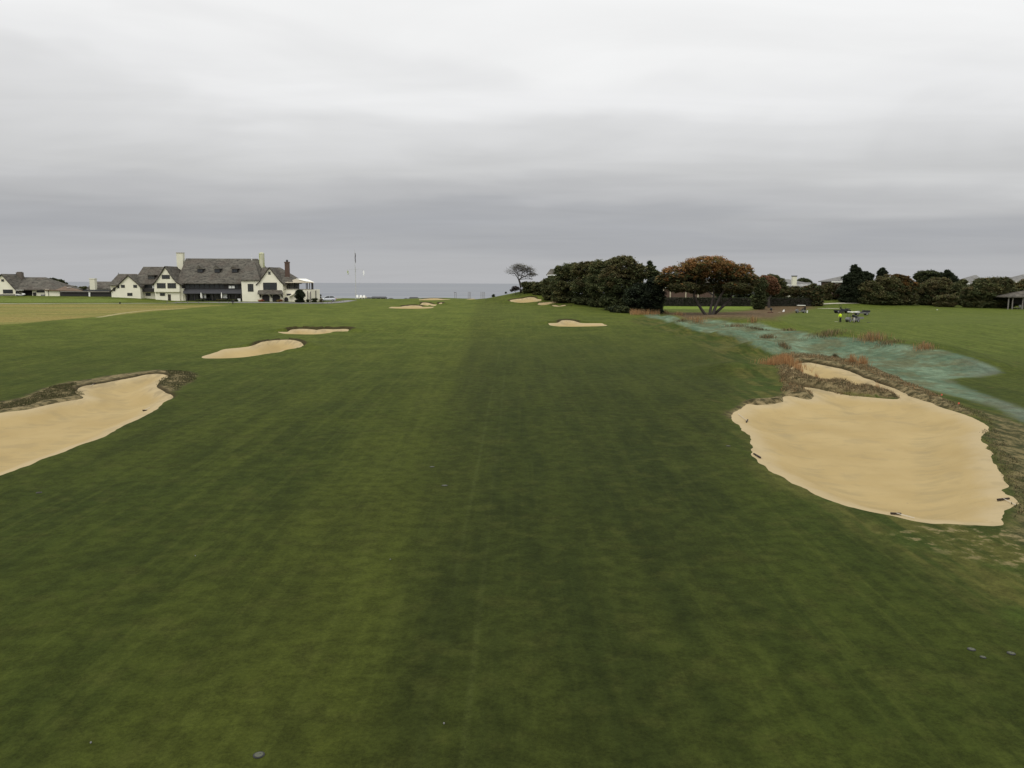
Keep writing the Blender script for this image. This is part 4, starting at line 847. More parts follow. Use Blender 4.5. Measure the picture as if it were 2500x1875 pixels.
for i, (lb, D, lo, cs) in enumerate([('brownish bush behind the clipped hedge, below the left slope of the white roof', 236, [(1912, 712, 18, 15), (1900, 718, 12, 12)], BR+OL),
    ('brownish bush behind the clipped hedge, in front of the house chimney', 236, [(1940, 711, 20, 13)], BR+OL), ('dark green bush behind the clipped hedge, right of the white roofed house', 234, [(1972, 714, 22, 17), (1985, 704, 14, 13)], DG+BR),
    ('dark rounded bush overhanging the right end of the clipped hedge', 231, [(1992, 722, 14, 17), (2001, 708, 13, 12)], DG+BR), ('low olive bush on the rise left of the tall dark cedar', 243, [(2020, 705, 15, 13), (2028, 697, 10, 7)], OL+BR),
    ('pinkish brown bush at the foot of the tall dark cedar', 244, [(2043, 706, 13, 13), (2052, 712, 12, 12)], BR+[(.10, .06, .05)])]): shrub(lb, D, lo, cs, 40+i, group=BS if i < 4 else None, dens=1.2)
tree('tall dark cedar with tiered crown and pointed top', 'cedar', 238, 2085, [(2086, 651, 8, 7), (2089, 659, 15, 8), (2090, 668, 19, 9), (2080, 679, 26, 12), (2088, 692, 32, 15), (2078, 710, 34, 20), (2112, 668, 14, 7), (2122, 674, 13, 8), (2110, 684, 22, 14)], leaf=.24, cols=CE, seed=13, name='cedar_tree', dens=1.5, clump=.7)
tree('smaller dark cedar top rising above the orange tinted bush', 'cedar', 255, 2155, [(2155, 659, 7, 6), (2154, 666, 14, 8), (2155, 676, 17, 10), (2154, 692, 18, 14)], leaf=.24, cols=CE, seed=14, name='cedar_tree', dens=1.4, clump=.7)
tree('broad olive bush tree with a warm brown crown right of the tall cedar', 'tree', 236, 2140, [(2125, 705, 36, 24), (2165, 692, 34, 22), (2148, 720, 50, 16), (2180, 705, 26, 24)], cols=DG+OL, topcols=OL+BR, seed=15, dens=1.2)
tree('orange topped bushy tree above the parked white vehicle', 'tree', 237, 2210, [(2205, 682, 20, 11), (2222, 700, 24, 16), (2200, 705, 24, 22), (2190, 676, 16, 8)], cols=OL+BR+DG, topcols=[(.20, .11, .035), (.15, .09, .03), (.09, .07, .03)], seed=16, dens=1.1)
tree('flat topped dark tree on the skyline right of the orange topped tree', 'tree', 262, 2265, [(2265, 669, 30, 9), (2248, 675, 20, 11), (2285, 674, 22, 12), (2266, 684, 34, 14)], cols=CE+DG, seed=17, dens=1.3)
tree('pointed dark conifer leaning against the flat topped skyline tree', 'conifer', 256, 2318, [(2313, 664, 7, 6), (2315, 671, 15, 8), (2320, 682, 20, 12), (2326, 694, 20, 13)], leaf=.24, cols=CE, seed=18, name='conifer_tree', dens=1.4, clump=.7)
tree('rounded brownish green tree below the flat topped skyline tree', 'tree', 240, 2282, [(2280, 702, 34, 24), (2300, 692, 22, 16), (2262, 712, 26, 20)], cols=DG+BR, topcols=BR+OL, seed=19, dens=1.2)
tree('small dark green tree left of the pointed gable house', 'tree', 246, 2345, [(2342, 705, 20, 20), (2352, 688, 10, 8), (2330, 712, 20, 18)], cols=DG+OL, seed=20)
tree('wide dark rounded tree beside the shingled shelter at the right', 'tree', 230, 2415, [(2415, 703, 48, 26), (2440, 690, 34, 15), (2395, 715, 48, 21), (2375, 722, 30, 14), (2458, 715, 28, 22), (2400, 688, 22, 10)], cols=DG+OL, topcols=OL+DG+BR, seed=21, dens=1.2)
tree('olive tree behind the shingled shelter at the right edge', 'tree', 244, 2492, [(2482, 705, 20, 16), (2505, 700, 24, 20)], cols=OL+[(.16, .11, .04)], seed=22)
shrub('long low brownish hedge bush between the rounded trees', 232, [(2312, 727, 30, 8), (2296, 729, 18, 7)], BR+OL, 60, name='hedge_bush')
tree('wind swept dark evergreen leaning right behind the left cottage', 'tree', 262, 132, [(128, 684, 14, 6), (142, 689, 16, 8), (150, 694, 16, 7), (135, 695, 14, 8)], leaf=.24, cols=CE+DG, seed=23, clump=.7)
BL = 'low dark bushes on the bluff by the lodge'
for i, (lb, lo) in enumerate([('low dark bush on the bluff, left one behind the brown walkway roof', [(176, 701, 12, 4)]), ('low dark bush on the bluff, right one near the white lodge chimney', [(203, 703, 12, 4)])]): shrub(lb, 266, lo, DG+OL, 64+i, group=BL)
# dark globe tree in front of the terrace
tree('dense dark globe shaped tree in front of the white terrace wall', 'tree', 231, 732, [(732, 721, 13.6, 12.5), (731, 713, 9, 7)], leaf=.16, dens=1.7, cols=CE, seed=24, tr=.12, fill=.5, clump=.6)
PL = 'low planted shrubs at the foot of the terrace'
for i, (lb, D, lo, cs, nm) in enumerate([('low dark planted shrub at the right foot of the terrace wall', 234, [(768, 731, 8, 3.2)], CE+DG, 0), ('low clipped green shrub right below the terrace corner', 234, [(751.5, 733, 3.5, 2.4)], DG, 0), ('small brownish shrub beside the silver parked car', 233, [(784, 732.5, 3.5, 3.2)], BR, 0), ('yellowish shrub behind the hood of the silver parked car', 246, [(777, 721, 8, 2.6)], [(.13, .11, .03), (.09, .085, .03)], 0)]): shrub(lb, D, lo, cs, 70+i, leaf=.12, group=PL, dens=1.3)
HU = 'dark bushes behind the hedge under the rust coloured tree'
for i, (u, v, ru, rv, lb) in enumerate([(1768, 716, 24, 15, 'dark bush behind the hedge, seen under the middle of the rust tree'), (1812, 714, 26, 18, 'dark bush behind the hedge, seen under the right half of the rust tree'), (1760, 698, 14, 9, 'small dark bush top glimpsed between the trunks of the rust tree')]):
    shrub(lb, 240, [(u, v, ru, rv)], DG+CE, 110+i, group=HU, dens=1.2)
# long clipped hedge
def clipped_hedge():
    D = 231; r = np.random.default_rng(5); us = np.linspace(1606, 1998, 60); px_ = [W(u, 735, D).x for u in us]
    root = root_w('clipped_hedge', (px_[30], D, ground(px_[30], D)), 'long low clipped dark hedge running behind the rust coloured tree', 'hedge')
    g = G(); n = len(px_); tops = [W(u, 727.3+.2*math.sin(u/30), D).z for u in us]
    for i in range(n-1):
        xa, xb = px_[i], px_[i+1]; g.add([(xa, D, ground(xa, D)-.3), (xb, D, ground(xb, D)-.3), (xb, D, tops[i+1]-.12), (xa, D, tops[i]-.12), (xa, D+1.5, ground(xa, D)-.3), (xb, D+1.5, ground(xb, D)-.3), (xb, D+1.5, tops[i+1]-.12), (xa, D+1.5, tops[i]-.12)], [(0,1,2,3),(5,4,7,6),(3,2,6,7)]+([(0,3,7,4)] if i == 0 else [])+([(1,5,6,2)] if i == n-2 else []))
    me = P('hedge_core', g, M['bark'], root)
    k = 14000; x_ = r.uniform(px_[0], px_[-1], k); zt_ = np.interp(x_, px_, tops); zb = T(x_, np.full(k, float(D))); f = r.random(k)
    z_ = np.where(f < .6, zb+(zt_-zb)*r.random(k), zt_+r.normal(size=k)*.05); y_ = np.where(f < .6, D-.05+r.normal(size=k)*.07, D+1.5*r.random(k))
    cs = np.array(CE+[(.028, .034, .018)])[r.integers(3, size=k)]*(.8+.5*r.random((k, 1))); leaf_mesh('leaves', np.stack([x_, y_, z_], 1), .15, cs, root, WLOC[root.name], r)
clipped_hedge()

# ------------------------------------------------------------------ houses on the right
def simple_house(label, D, ridge, eave, vr, ve, wallbot, dr=5, mroof='roofgrey', mwall='stucco', name='house', wins=()):
    cx_ = W((eave[0]+eave[1])/2, ve, D); root = root_w(name, (cx_.x, D, ground(cx_.x, D)), label, 'house')
    hip_roof(root, ridge[0], ridge[1], vr, D+dr, eave[0], eave[1], ve, D, mroof)
    wall(root, [(eave[0]+3, ve-1), (eave[1]-3, ve-1), (eave[1]-3, wallbot), (eave[0]+3, wallbot)], D+.8, D+2*dr-.8, mwall)
    g = G(); a0, a1 = W(eave[0], ve+.3, D), W(eave[1], ve+.3, D); g.box(a0.x, a1.x, D-.03, D+.06, a0.z-.34, a0.z-.02); P('fascia', g, M['white'], root)
    for wn_ in wins: window(root, *wn_, D+.8, 2, 2, .12, 'white')
    return root
h = simple_house('pale roofed house with a white chimney behind the bushes', 262, (1900, 1925), (1878, 1990), 681.5, 694, 735, 7, wins=((1925, 700, 1935, 708), (1950, 700, 1960, 708)))
hip_roof(h, 1944, 1978, 689.5, 266, 1930, 1990, 700, 260, 'roofgrey')
g = G(); p = W(1938.5, 690, 262); z1 = W(1938.5, 675, 262).z; g.box(p.x-.68, p.x+.68, 261.4, 262.6, p.z-2, z1); P('chimney', g, M['cream'], h)
g = G(); g.box(p.x-.78, p.x+.78, 261.3, 262.7, z1, z1+.28); P('chimney_cap', g, M['slate'], h)
simple_house('grey hipped roof house half hidden by the tall dark cedar', 275, (2068, 2090), (2030, 2112), 671, 686.5, 735, 6, 'roofgrey', 'brick', wins=((2040, 692, 2047, 699),))
h = simple_house('pointed pale gable house with white eaves behind the rounded trees', 268, (2379, 2384), (2356, 2412), 671.5, 691.5, 735, 6, 'roofgrey', 'white', wins=((2366, 697, 2373, 704), (2380, 697, 2387, 704)))
simple_house('grey gabled roof house cut by the right edge', 275, (2497, 2540), (2478, 2570), 670, 687, 735, 6, 'roofgrey', 'brick')
simple_house('green grey roof peak showing above the left of the dark grove', 262, (1344, 1366), (1336, 1384), 656.5, 670, 735, 4, 'roof', 'oldbrick')
h = simple_house('pale columned house glimpsed behind the rust coloured tree', 252, (1632, 1730), (1612, 1752), 681, 700, 738, 6, 'roof', 'brick', wins=((1645, 704, 1655, 714), (1690, 704, 1700, 714)))
for uu in (1620, 1637, 1675, 1705, 1740): g = G(); q_ = W(uu, 699, 251.2); g.lathe((q_.x, 251.2, 0), [(.2, ground(q_.x, 251)), (.17, q_.z)], 10); P('column', g, M['canvas'], h)
# open shingled shelter at the right edge
SH = root_w('shelter', (152, 222, ground(152, 222)), 'dark open shelter with low hipped shingle roof and timber posts at the right edge', 'shelter')
hip_roof(SH, 2505, 2540, 709, 226, 2459, 2590, 724.3, 221, 'roof')
for uu, D_ in ((2463, 221.6), (2473, 221.6), (2498, 221.6), (2530, 221.6), (2465, 229), (2500, 229)):
    q_ = W(uu, 725, D_); g = G(); g.box(q_.x-.12, q_.x+.12, D_-.12, D_+.12, ground(q_.x, D_)-.1, q_.z); P('post', g, M['wood'], SH)
pbox(SH, 2476, 725, 2560, 742, 227, 227.2, 'dark', 'back_wall')
g = G(); q_ = W(2472, 738, 223); g.box(q_.x, q_.x+1.8, 223, 223.4, ground(q_.x, 223)+.35, ground(q_.x, 223)+.45); g.box(q_.x+.1, q_.x+.2, 223, 223.4, ground(q_.x, 223)-.05, ground(q_.x, 223)+.35); g.box(q_.x+1.6, q_.x+1.7, 223, 223.4, ground(q_.x, 223)-.05, ground(q_.x, 223)+.35)
tag(g.build('bench', M['wood']), 'low plain timber bench under the shingled shelter', 'bench')
g = G(); q_ = W(2491, 740, 222.5); zg = ground(q_.x, 222.5); g.box(q_.x-.35, q_.x+.35, 222.3, 222.6, zg+.55, zg+1.2); g.box(q_.x-.3, q_.x-.2, 222.4, 222.5, zg, zg+.55); g.box(q_.x+.2, q_.x+.3, 222.4, 222.5, zg, zg+.55)
tag(g.build('notice_board', M['grey']), 'small grey notice board on legs at the front of the shelter', 'sign')

# ------------------------------------------------------------------ drives and paths draped on the turf
def strip(name, pts, w_, m, lift=.05, kind='structure'):
    """pts: pixels of the centre line; w_: width in metres"""
    P3 = cast([p[0] for p in pts], [p[1] for p in pts])[:, :2]
    seg = []; 
    for a, b2 in zip(P3[:-1], P3[1:]):
        n = max(1, int(np.hypot(*(b2-a))/2)); seg += [a+(b2-a)*i/n for i in range(n)]
    seg.append(P3[-1]); seg = np.array(seg); d = np.gradient(seg, axis=0); d /= np.linalg.norm(d, axis=1)[:, None]+1e-9; nn_ = np.stack([-d[:, 1], d[:, 0]], 1)
    ws = w_ if hasattr(w_, '__len__') else [w_]*2; ww = np.interp(np.linspace(0, 1, len(seg)), np.linspace(0, 1, len(ws)), ws)
    vs, fs = [], []; K = 5
    for i in range(len(seg)):
        for j in range(K):
            q_ = seg[i]+nn_[i]*ww[i]*(j/(K-1)-.5); vs.append((q_[0], q_[1], ground(*q_)+lift))
    for i in range(len(seg)-1):
        for j in range(K-1): a = i*K+j; fs.append((a, a+1, a+K+1, a+K))
    g = G(); g.add(vs, fs); o = g.build(name, m); return tag(o, kind=kind)
strip('road', [(425, 738.8), (500, 738.6), (600, 738.6), (680, 739.2), (740, 740.5), (790, 740.3), (830, 737.3), (862, 733.5)], [5, 6, 6, 6, 7, 6, 4, 3], M['road'])
strip('path', [(-120, 741.6), (0, 741.7), (120, 741.8), (250, 741.3), (360, 741), (430, 740.4)], 1.5, M['gravel'], .07)
strip('path', [(1840, 744.6), (1900, 744.6), (1960, 744.2), (2000, 743), (2030, 741.4), (2100, 740.3), (2200, 739.8), (2300, 739.6), (2400, 740.5), (2470, 742)], 1.6, M['gravel'], .07)
strip('forecourt', [(775, 729.5), (800, 729), (830, 729)], [5, 7, 5], M['gravel'], .06)

# ------------------------------------------------------------------ low rail fence along the drive
def rail_fence(label, ups, hgt=.62):
    P3 = cast([p[0] for p in ups], [p[1] for p in ups]); root = root_w('rail_fence', tuple(P3[0]), label, 'fence')
    for p in P3: g = G(); g.box(p[0]-.055, p[0]+.055, p[1]-.055, p[1]+.055, p[2]-.1, p[2]+hgt); P('post', g, M['wood'], root)
    g = G(); g.tube([(p[0], p[1]-.1, p[2]+hgt*.55) for p in P3], .03, 4); P('rail', g, M['wood'], root)
rail_fence('low post and rail fence curving along the drive towards the sea', [(737, 744), (756, 744), (774.5, 743.6), (788.5, 743), (800, 742.2), (809, 741.2), (818, 740), (823, 739), (827, 738.2), (832, 737.5), (838, 736.4)])
rail_fence('low post and rail fence across the dry grass in front of the long porch', [(408, 741.5), (430, 741.8), (458, 742), (485, 742), (510, 742.2), (535, 742.4), (558, 742.6)], .65)

# ------------------------------------------------------------------ porch furniture and bits by the clubhouse
for i, (u, lb) in enumerate([(491.5, 'folded white parasol in the left half of the long dark porch'), (541.5, 'folded white parasol in the middle of the long dark porch')]):
    p = W(u, 735, 235.2); zg = ground(p.x, 235.2); e = root_w('folded_parasol', (p.x, 235.2, zg), lb, 'parasol', 'folded parasols in front of the porch')
    g = G(); g.tube([(p.x, 235.2, zg), (p.x, 235.2, zg+2.5)], .03, 6); P('pole', g, M['wood'], e)
    g = G(); g.lathe((p.x, 235.2, zg), [(.16, .95), (.2, 1.5), (.13, 2.2), (.03, 2.65)], 10); P('canopy', g, M['canvasw'], e)
for i, (u0, u1, cs, lb) in enumerate([(476, 502, DG, 'low mixed planting at the foot of the left folded parasol'), (527, 554, BR+DG, 'low brownish planting at the foot of the middle folded parasol'), (561, 577, DG, 'low dark planting in the right half of the long porch')]):
    shrub(lb, 234.4, [((u0+u1)/2-6, 733, 7, 2.6), ((u0+u1)/2+6, 733, 7, 2.6)], cs, 80+i, leaf=.14, group='planting in front of the porch', dens=1.3)
p = W(584, 735, 234.6); zg = ground(p.x, 234.6); g = G(); g.box(p.x-.35, p.x+.35, 234.3, 234.9, zg, zg+.75); g.box(p.x-.4, p.x+.4, 234.25, 234.95, zg+.75, zg+.83)
tag(g.build('white_chest', M['white']), 'small white chest at the right end of the long dark porch', 'chest')
for i, (u, lb, m_) in enumerate([(636, 'bed of orange and pink flowers left of the twin arched doorways', 'pumpkin'), (683, 'bed of orange and yellow flowers right of the twin arched doorways', 'pumpkin')]):
    shrub(lb, 232.8, [(u-2, 734, 4, 2.2), (u+3, 733.5, 4, 2.4)], [(.5, .14, .05), (.45, .25, .05), (.12, .13, .04), (.45, .18, .12)], 90+i, leaf=.13, name='flower_bed', cat='flowers', group='flower beds by the entrance', dens=1.2)
p = cast1(568.5, 743); g = G(); g.box(p.x-.09, p.x+.09, p.y-.09, p.y+.09, p.z-.1, p.z+.75); e = root_w('post_lantern', tuple(p), 'dark box shaped lantern post on the grass in front of the porch', 'lantern'); P('post', g, M['trim'], e)
g = G(); g.box(p.x-.32, p.x+.32, p.y-.22, p.y+.22, p.z+.6, p.z+1.0); g.prism_y([(p.x-.38, p.z+1.0), (p.x+.38, p.z+1.0), (p.x+.2, p.z+1.12), (p.x-.2, p.z+1.12)], p.y-.28, p.y+.28); P('lantern_box', g, M['dark'], e)
p = cast1(146, 742); e = root_w('marker_post', tuple(cast1(293, 742.5)), 'small dark marker post on the edge of the dry grass before the left gable', 'post'); p = WLOC[e.name]
g = G(); g.box(p[0]-.12, p[0]+.12, p[1]-.1, p[1]+.1, p[2]-.1, p[2]+.5); g.box(p[0]-.16, p[0]+.16, p[1]-.14, p[1]+.14, p[2]+.5, p[2]+.6); P('post_body', g, M['dark'], e)

# ------------------------------------------------------------------ flagpole with yardarm
p0 = W(869, 727, 262); zg = ground(p0.x, 262); zt_ = W(865.5, 609.5, 262).z; FP = root_w('flagpole', (p0.x, 262, zg), 'tall white ship style flagpole with yardarm beside the sea', 'flagpole')
px0 = p0.x; zy = W(867, 657, 262).z
g = G(); g.tube([(px0, 262, zg), (px0, 262, zy), (px0-.05, 262, zy+.8)], [.13, .10, .09], 10); P('mast', g, M['polegrey'], FP)
g = G(); g.tube([(px0-.05, 261.8, zy-.8), (px0-.05, 261.8, zt_)], [.08, .035], 8); P('topmast', g, M['polegrey'], FP)
xl, xr = W(847.5, 657, 262).x, W(888, 656.5, 262).x
g = G(); g.tube([(xl, 261.85, zy-.05), (xr, 261.85, zy+.02)], .035, 6); P('yardarm', g, M['polegrey'], FP)
g = G(); g.tube([(xl+.3, 261.85, zy), (px0-.1, 262, zg+1.2)], .012, 4); g.tube([(xr-.3, 261.85, zy), (px0+.1, 262, zg+1.2)], .012, 4); P('halyard', g, M['polegrey'], FP)
def furled(label, x_, z0, z1, w_, m, nm='flag'):
    g = G(); n = 9; vs = []; fs = []; r = np.random.default_rng(int(abs(x_)*7))
    for i in range(n):
        k = i/(n-1); ww = w_*(.35+.65*math.sin(math.pi*(.15+.75*k)));
        for j in range(5): vs.append((x_+ww*(j/4-.3)+.05*math.sin(k*9), 261.72+.09*math.sin(j*2.1+k*6), z1+(z0-z1)*k-.12*j*(.4+k)))
    for i in range(n-1):
        for j in range(4): a = i*5+j; fs.append((a, a+1, a+6, a+5))
    g.add(vs, fs); return tag(g.build(nm, m), label, 'flag')
mfl, t, b = newmat('flag_dark'); pos = t.n('ShaderNodeTexCoord').outputs['Object']; t.set(b.inputs['Base Color'], t.mix(t.ss(t.noise(t.mapping(pos, (6, 6, 1)), 1.0), .4, .6), (.09, .095, .13), (.22, .20, .20)))
furled('limp dark flag hanging furled at the top of the flagpole', px0+.05, W(867, 638, 262).z, W(866, 617, 262).z, .34, mfl)
furled('small limp green and white flag hanging from the left end of the yardarm', xl+.15, W(848, 666, 262).z, W(848, 660, 262).z, .5, mat('flag_green', (.45, .5, .28), .8))
furled('small limp white flag hanging from the right end of the yardarm', xr-.1, W(887, 670, 262).z, W(887, 659.5, 262).z, .45, mat('flag_white', (.95, .95, .92), .8))

# ------------------------------------------------------------------ things on the bluff edge
def hut(label, u0, u1, vt, vb, D, m='slate', name='beach_cabana', cat='cabana'):
    a0, a1 = W(u0, vt, D), W(u1, vt, D); zb = min(ground(a0.x, D), W(u0, vb, D).z)-.3; e = root_w(name, ((a0.x+a1.x)/2, D, zb), label, cat, 'low roofs on the bluff edge')
    h_ = a0.z-W(u0, vb, D).z; ze = a0.z-h_*.62
    g = G(); g.add([(a0.x-.2, D-.3, ze), (a1.x+.2, D-.3, ze), (a1.x-.3, D+1.5, a0.z), (a0.x+.3, D+1.5, a0.z), (a0.x-.2, D+3.3, ze), (a1.x+.2, D+3.3, ze)], [(0,1,2,3),(3,2,5,4),(0,3,4),(1,5,2),(0,4,5,1)]); P('roof', g, M[m], e)
    g = G(); n = max(2, int((a1.x-a0.x)/1.4))
    for i in range(n+1): xx = a0.x+.1+(a1.x-a0.x-.2)*i/n; g.box(xx-.07, xx+.07, D, D+.14, zb, ze)
    P('front_posts', g, M['white'], e)
    g = G(); g.box(a0.x+.1, a1.x-.1, D+1.6, D+3.0, zb, ze-.02); P('back_wall', g, M['dark'], e)
hut('longest grey cabana roof on the bluff right of the flagpole', 905, 942, 724, 730.2, 284); hut('short dark cabana roof between the flagpole and the longest grey cabana', 894, 904, 725.6, 730.2, 283)
hut('tiny dark cabana roof alone on the bluff, in the middle of the row', 948, 957, 727.6, 730.4, 284); hut('tiny pale cabana roof just left of the last grey cabana', 986, 993, 727.8, 731, 284)
hut('wide grey cabana roof at the right end of the row by the sand bunker', 998, 1020, 725.3, 731, 283)
for i, (u, lb) in enumerate([(871.5, 'low white beach chair heap at the foot of the flagpole'), (880, 'white beach furniture stack just right of the flagpole'), (888, 'white beach furniture stack left of the first dark cabana')]):
    p = W(u, 730, 268); zg = ground(p.x, 268); e = root_w('white_beach_chair', (p.x, 268, zg), lb, 'chair', 'white furniture near the flagpole')
    g = G(); g.box(p.x-.35, p.x+.35, 267.8, 268.4, zg+.4, zg+.46); P('seat', g, M['white'], e)
    g = G(); g.add([(p.x-.35, 268.4, zg+.42), (p.x+.35, 268.4, zg+.42), (p.x+.35, 268.75, zg+1.25), (p.x-.35, 268.75, zg+1.25), (p.x-.35, 268.46, zg+.42), (p.x+.35, 268.46, zg+.42), (p.x+.35, 268.81, zg+1.25), (p.x-.35, 268.81, zg+1.25)], [(0,1,2,3),(7,6,5,4),(0,4,5,1),(3,2,6,7),(0,3,7,4),(1,5,6,2)]); P('backrest', g, M['white'], e)
    for sx_ in (-.3, .3):
        for sy_ in (267.85, 268.35): g = G(); g.box(p.x+sx_-.04, p.x+sx_+.04, sy_-.04, sy_+.04, zg-.1, zg+.4); P('leg', g, M['white'], e)
hut('low pale flat roof on the bluff just right of the flagpole base', 876, 892, 723.5, 729, 286, 'canvas')
D_ = 289
for i, (us, lb) in enumerate([((1110.3, 1113.8), 'pair of dark poles joined at the top, left of the pole rows on the bluff'), ((1143, 1146, 1148.8), 'row of three thin dark poles in the middle of the bluff edge'), ((1174, 1177.3, 1179.8, 1183), 'row of four thin dark poles at the right of the bluff edge')]):
    for j, u in enumerate(us):
        pt = W(u, 713.2+(.3*j), D_); zb = ground(pt.x, D_)-.3
        if i == 0 and j == 1: continue
        if i == 0:
            e = root_w('pole_frame', (pt.x, D_, zb), lb, 'pole'); p2 = W(us[1], 714.5, D_)
            g = G(); g.tube([(pt.x, D_, zb), (pt.x, D_, pt.z)], .07, 6); P('pole', g, M['wood'], e); g = G(); g.tube([(p2.x, D_, zb), (p2.x, D_, p2.z)], .07, 6); P('pole', g, M['wood'], e)
            g = G(); g.tube([(pt.x-.25, D_-.05, pt.z-.05), (p2.x+.1, D_-.05, p2.z-.02)], .06, 6); P('crossbar', g, M['dark'], e)
        else:
            g = G(); g.tube([(pt.x, D_, zb), (pt.x, D_, pt.z)], .06, 6); g.lathe((pt.x, D_, pt.z), [(.09, -.05), (.09, .08)], 6)
            tag(g.build('thin_pole', M['wood']), lb if False else ('one of the three thin dark poles in the middle of the bluff edge' if i == 1 else 'one of the four thin dark poles at the right of the bluff edge'), 'pole', 'three thin poles on the bluff' if i == 1 else 'four thin poles on the bluff')
for i, (u, v, ru, rv, D_, lb) in enumerate([(1204.5, 722.5, 3.2, 4.2, cast1(1204.5, 726).y+4, 'small dark pointed bush on the skyline where the hill starts'), (1234.5, 715, 2.2, 2.6, cast1(1234.5, 717).y+3, 'tiny dark bush on the hill skyline left of the lone tree')]):
    shrub(lb, D_, [(u, v, ru, rv), (u+.5, v-rv*.5, ru*.5, rv*.6)], CE, 95+i, leaf=.12, group='tiny bushes on the hill skyline', dens=1.4, skirt=False)

# ------------------------------------------------------------------ vehicles (built facing +X at the origin, then placed)
def wheel(e, x_, y_, r_, w_=.2):
    g = G(); g.wheel((x_, y_, r_), r_, w_); o = g.build('wheel', M['tyre'], e)
    g = G(); sgn = -1 if y_ < 0 else 1; g.wheel((x_, y_+sgn*w_*.12, r_), r_*.55, w_); g.build('rim', M['rim'], o)
def golf_cart(label, loc, rz, body='grey', box=False, group=None):
    e = empty('golf_cart', loc, rz, label, 'golf cart', group)
    g = G(); g.box(-1.1, 1.0, -.56, .56, .28, .40); g.prism_y([(.55, .40), (1.15, .40), (1.18, .55), (1.05, .78), (.70, .92), (.60, .86)], -.55, .55)
    g.prism_y([(-1.15, .40), (-.15, .40), (-.18, .66), (-.35, .70), (-1.10, .70)], -.56, .56); g.build('body', M[body], e, bevel=.03)
    g = G(); g.box(-.55, -.10, -.5, .5, .70, .80); g.build('seat', M['black'], e, bevel=.03)
    g = G(); g.prism_y([(-.55, .80), (-.45, .80), (-.58, 1.18), (-.68, 1.18)], -.5, .5); g.build('backrest', M['black'], e, bevel=.02)
    g = G(); g.box(-1.0, .78, -.62, .62, 1.76, 1.87); g.build('roof', M['canvasw'], e, bevel=.03)
    for sy_ in (-.52, .52):
        g = G(); g.tube([(.80, sy_, .85), (.58, sy_, 1.78)], .025, 6); g.build('roof_strut', M['black'], e)
        g = G(); g.tube([(-.70, sy_, .70), (-.80, sy_, 1.78)], .025, 6); g.build('roof_strut', M['black'], e)
    g = G(); g.tube([(.79, -.5, .92), (.79, .5, .92)], .02, 5); g.tube([(.60, -.5, 1.72), (.60, .5, 1.72)], .02, 5); g.build('windscreen_frame', M['black'], e)
    g = G(); g.tube([(.62, .25, .85), (.38, .25, 1.05)], .02, 5); g.lathe((.36, .25, 1.05), [(.17, -.015), (.17, .015)], 12); g.build('steering_wheel', M['black'], e)
    for a in ((.78, -.52), (.78, .52), (-.80, -.52), (-.80, .52)): wheel(e, a[0], a[1], .235)
    if box:
        g = G(); g.box(-1.75, -.72, -.6, .6, .62, .68); g.box(-1.75, -.72, -.62, -.58, .68, .95); g.box(-1.75, -.72, .58, .62, .68, .95); g.box(-1.78, -1.74, -.6, .6, .66, .95); g.build('cargo_bed', M['grey'], e)
    else:
        g = G(); g.lathe((-1.05, -.25, .62), [(.14, 0), (.15, .7), (.11, .85)], 10); g.lathe((-1.05, .25, .62), [(.14, 0), (.15, .72), (.11, .85)], 10); g.build('bag_rack', M['black'], e)
    return e
def place(u, v): p = cast1(u, v); return (p.x, p.y, p.z)
golf_cart('grey golf cart with white roof parked at the edge of the brown bare ground', place(1954, 764), R(174))
tag(golf_cart('grey golf cart with white roof beside the worker in the bright jacket', place(2081, 786.5), R(186), box=True))
golf_cart('white golf cart with white roof parked under the porch of the left cottage', (W(50, 720, 238.5).x, 238.5, ground(W(50, 720, 238.5).x, 238.5)), R(8), body='white')
p = place(1970.5, 764); g = G(); g.lathe(p, [(.14, 0), (.18, .55), (.2, .6)], 12)
tag(g.build('white_bucket', M['white']), 'white upright bucket standing behind the grey parked golf cart', 'bucket')
# dark mower with roll bar
def mower(label, loc, rz):
    e = empty('utility_mower', loc, rz, label, 'mower')
    g = G(); g.prism_y([(-1.9, .45), (1.9, .45), (1.9, .75), (.9, .95), (-.2, .95), (-.4, .75), (-1.9, .8)], -.6, .6); g.build('body', M['black'], e, bevel=.04)
    g = G(); g.box(.85, 1.75, -.5, .5, .93, 1.12); g.build('hood', M['dark'], e, bevel=.05)
    g = G(); g.box(-.35, .15, -.3, .3, .95, 1.08); g.prism_y([(-.45, 1.05), (-.33, 1.05), (-.4, 1.5), (-.52, 1.5)], -.28, .28); g.build('seat', M['black'], e, bevel=.02)
    g = G(); g.tube([(-.55, -.5, .8), (-.6, -.48, 1.95), (-.6, -.3, 2.1), (-.6, .3, 2.1), (-.6, .48, 1.95), (-.55, .5, .8)], .035, 6); g.build('roll_bar', M['dark'], e)
    for sy_ in (-1.05, 1.05): g = G(); g.box(-1.2, -.3, sy_-.4, sy_+.4, .15, .45); g.build('cutting_deck', M['dark'], e, bevel=.04)
    g = G(); g.box(1.0, 1.9, -.4, .4, .14, .42); g.build('cutting_deck', M['dark'], e, bevel=.04)
    for a in ((1.25, -.62), (1.25, .62), (-1.3, -.62), (-1.3, .62)): wheel(e, a[0], a[1], .38, .28)
mower('long black mower with hoop roll bar behind the worker in the bright jacket', place(2056, 764.5), R(5))
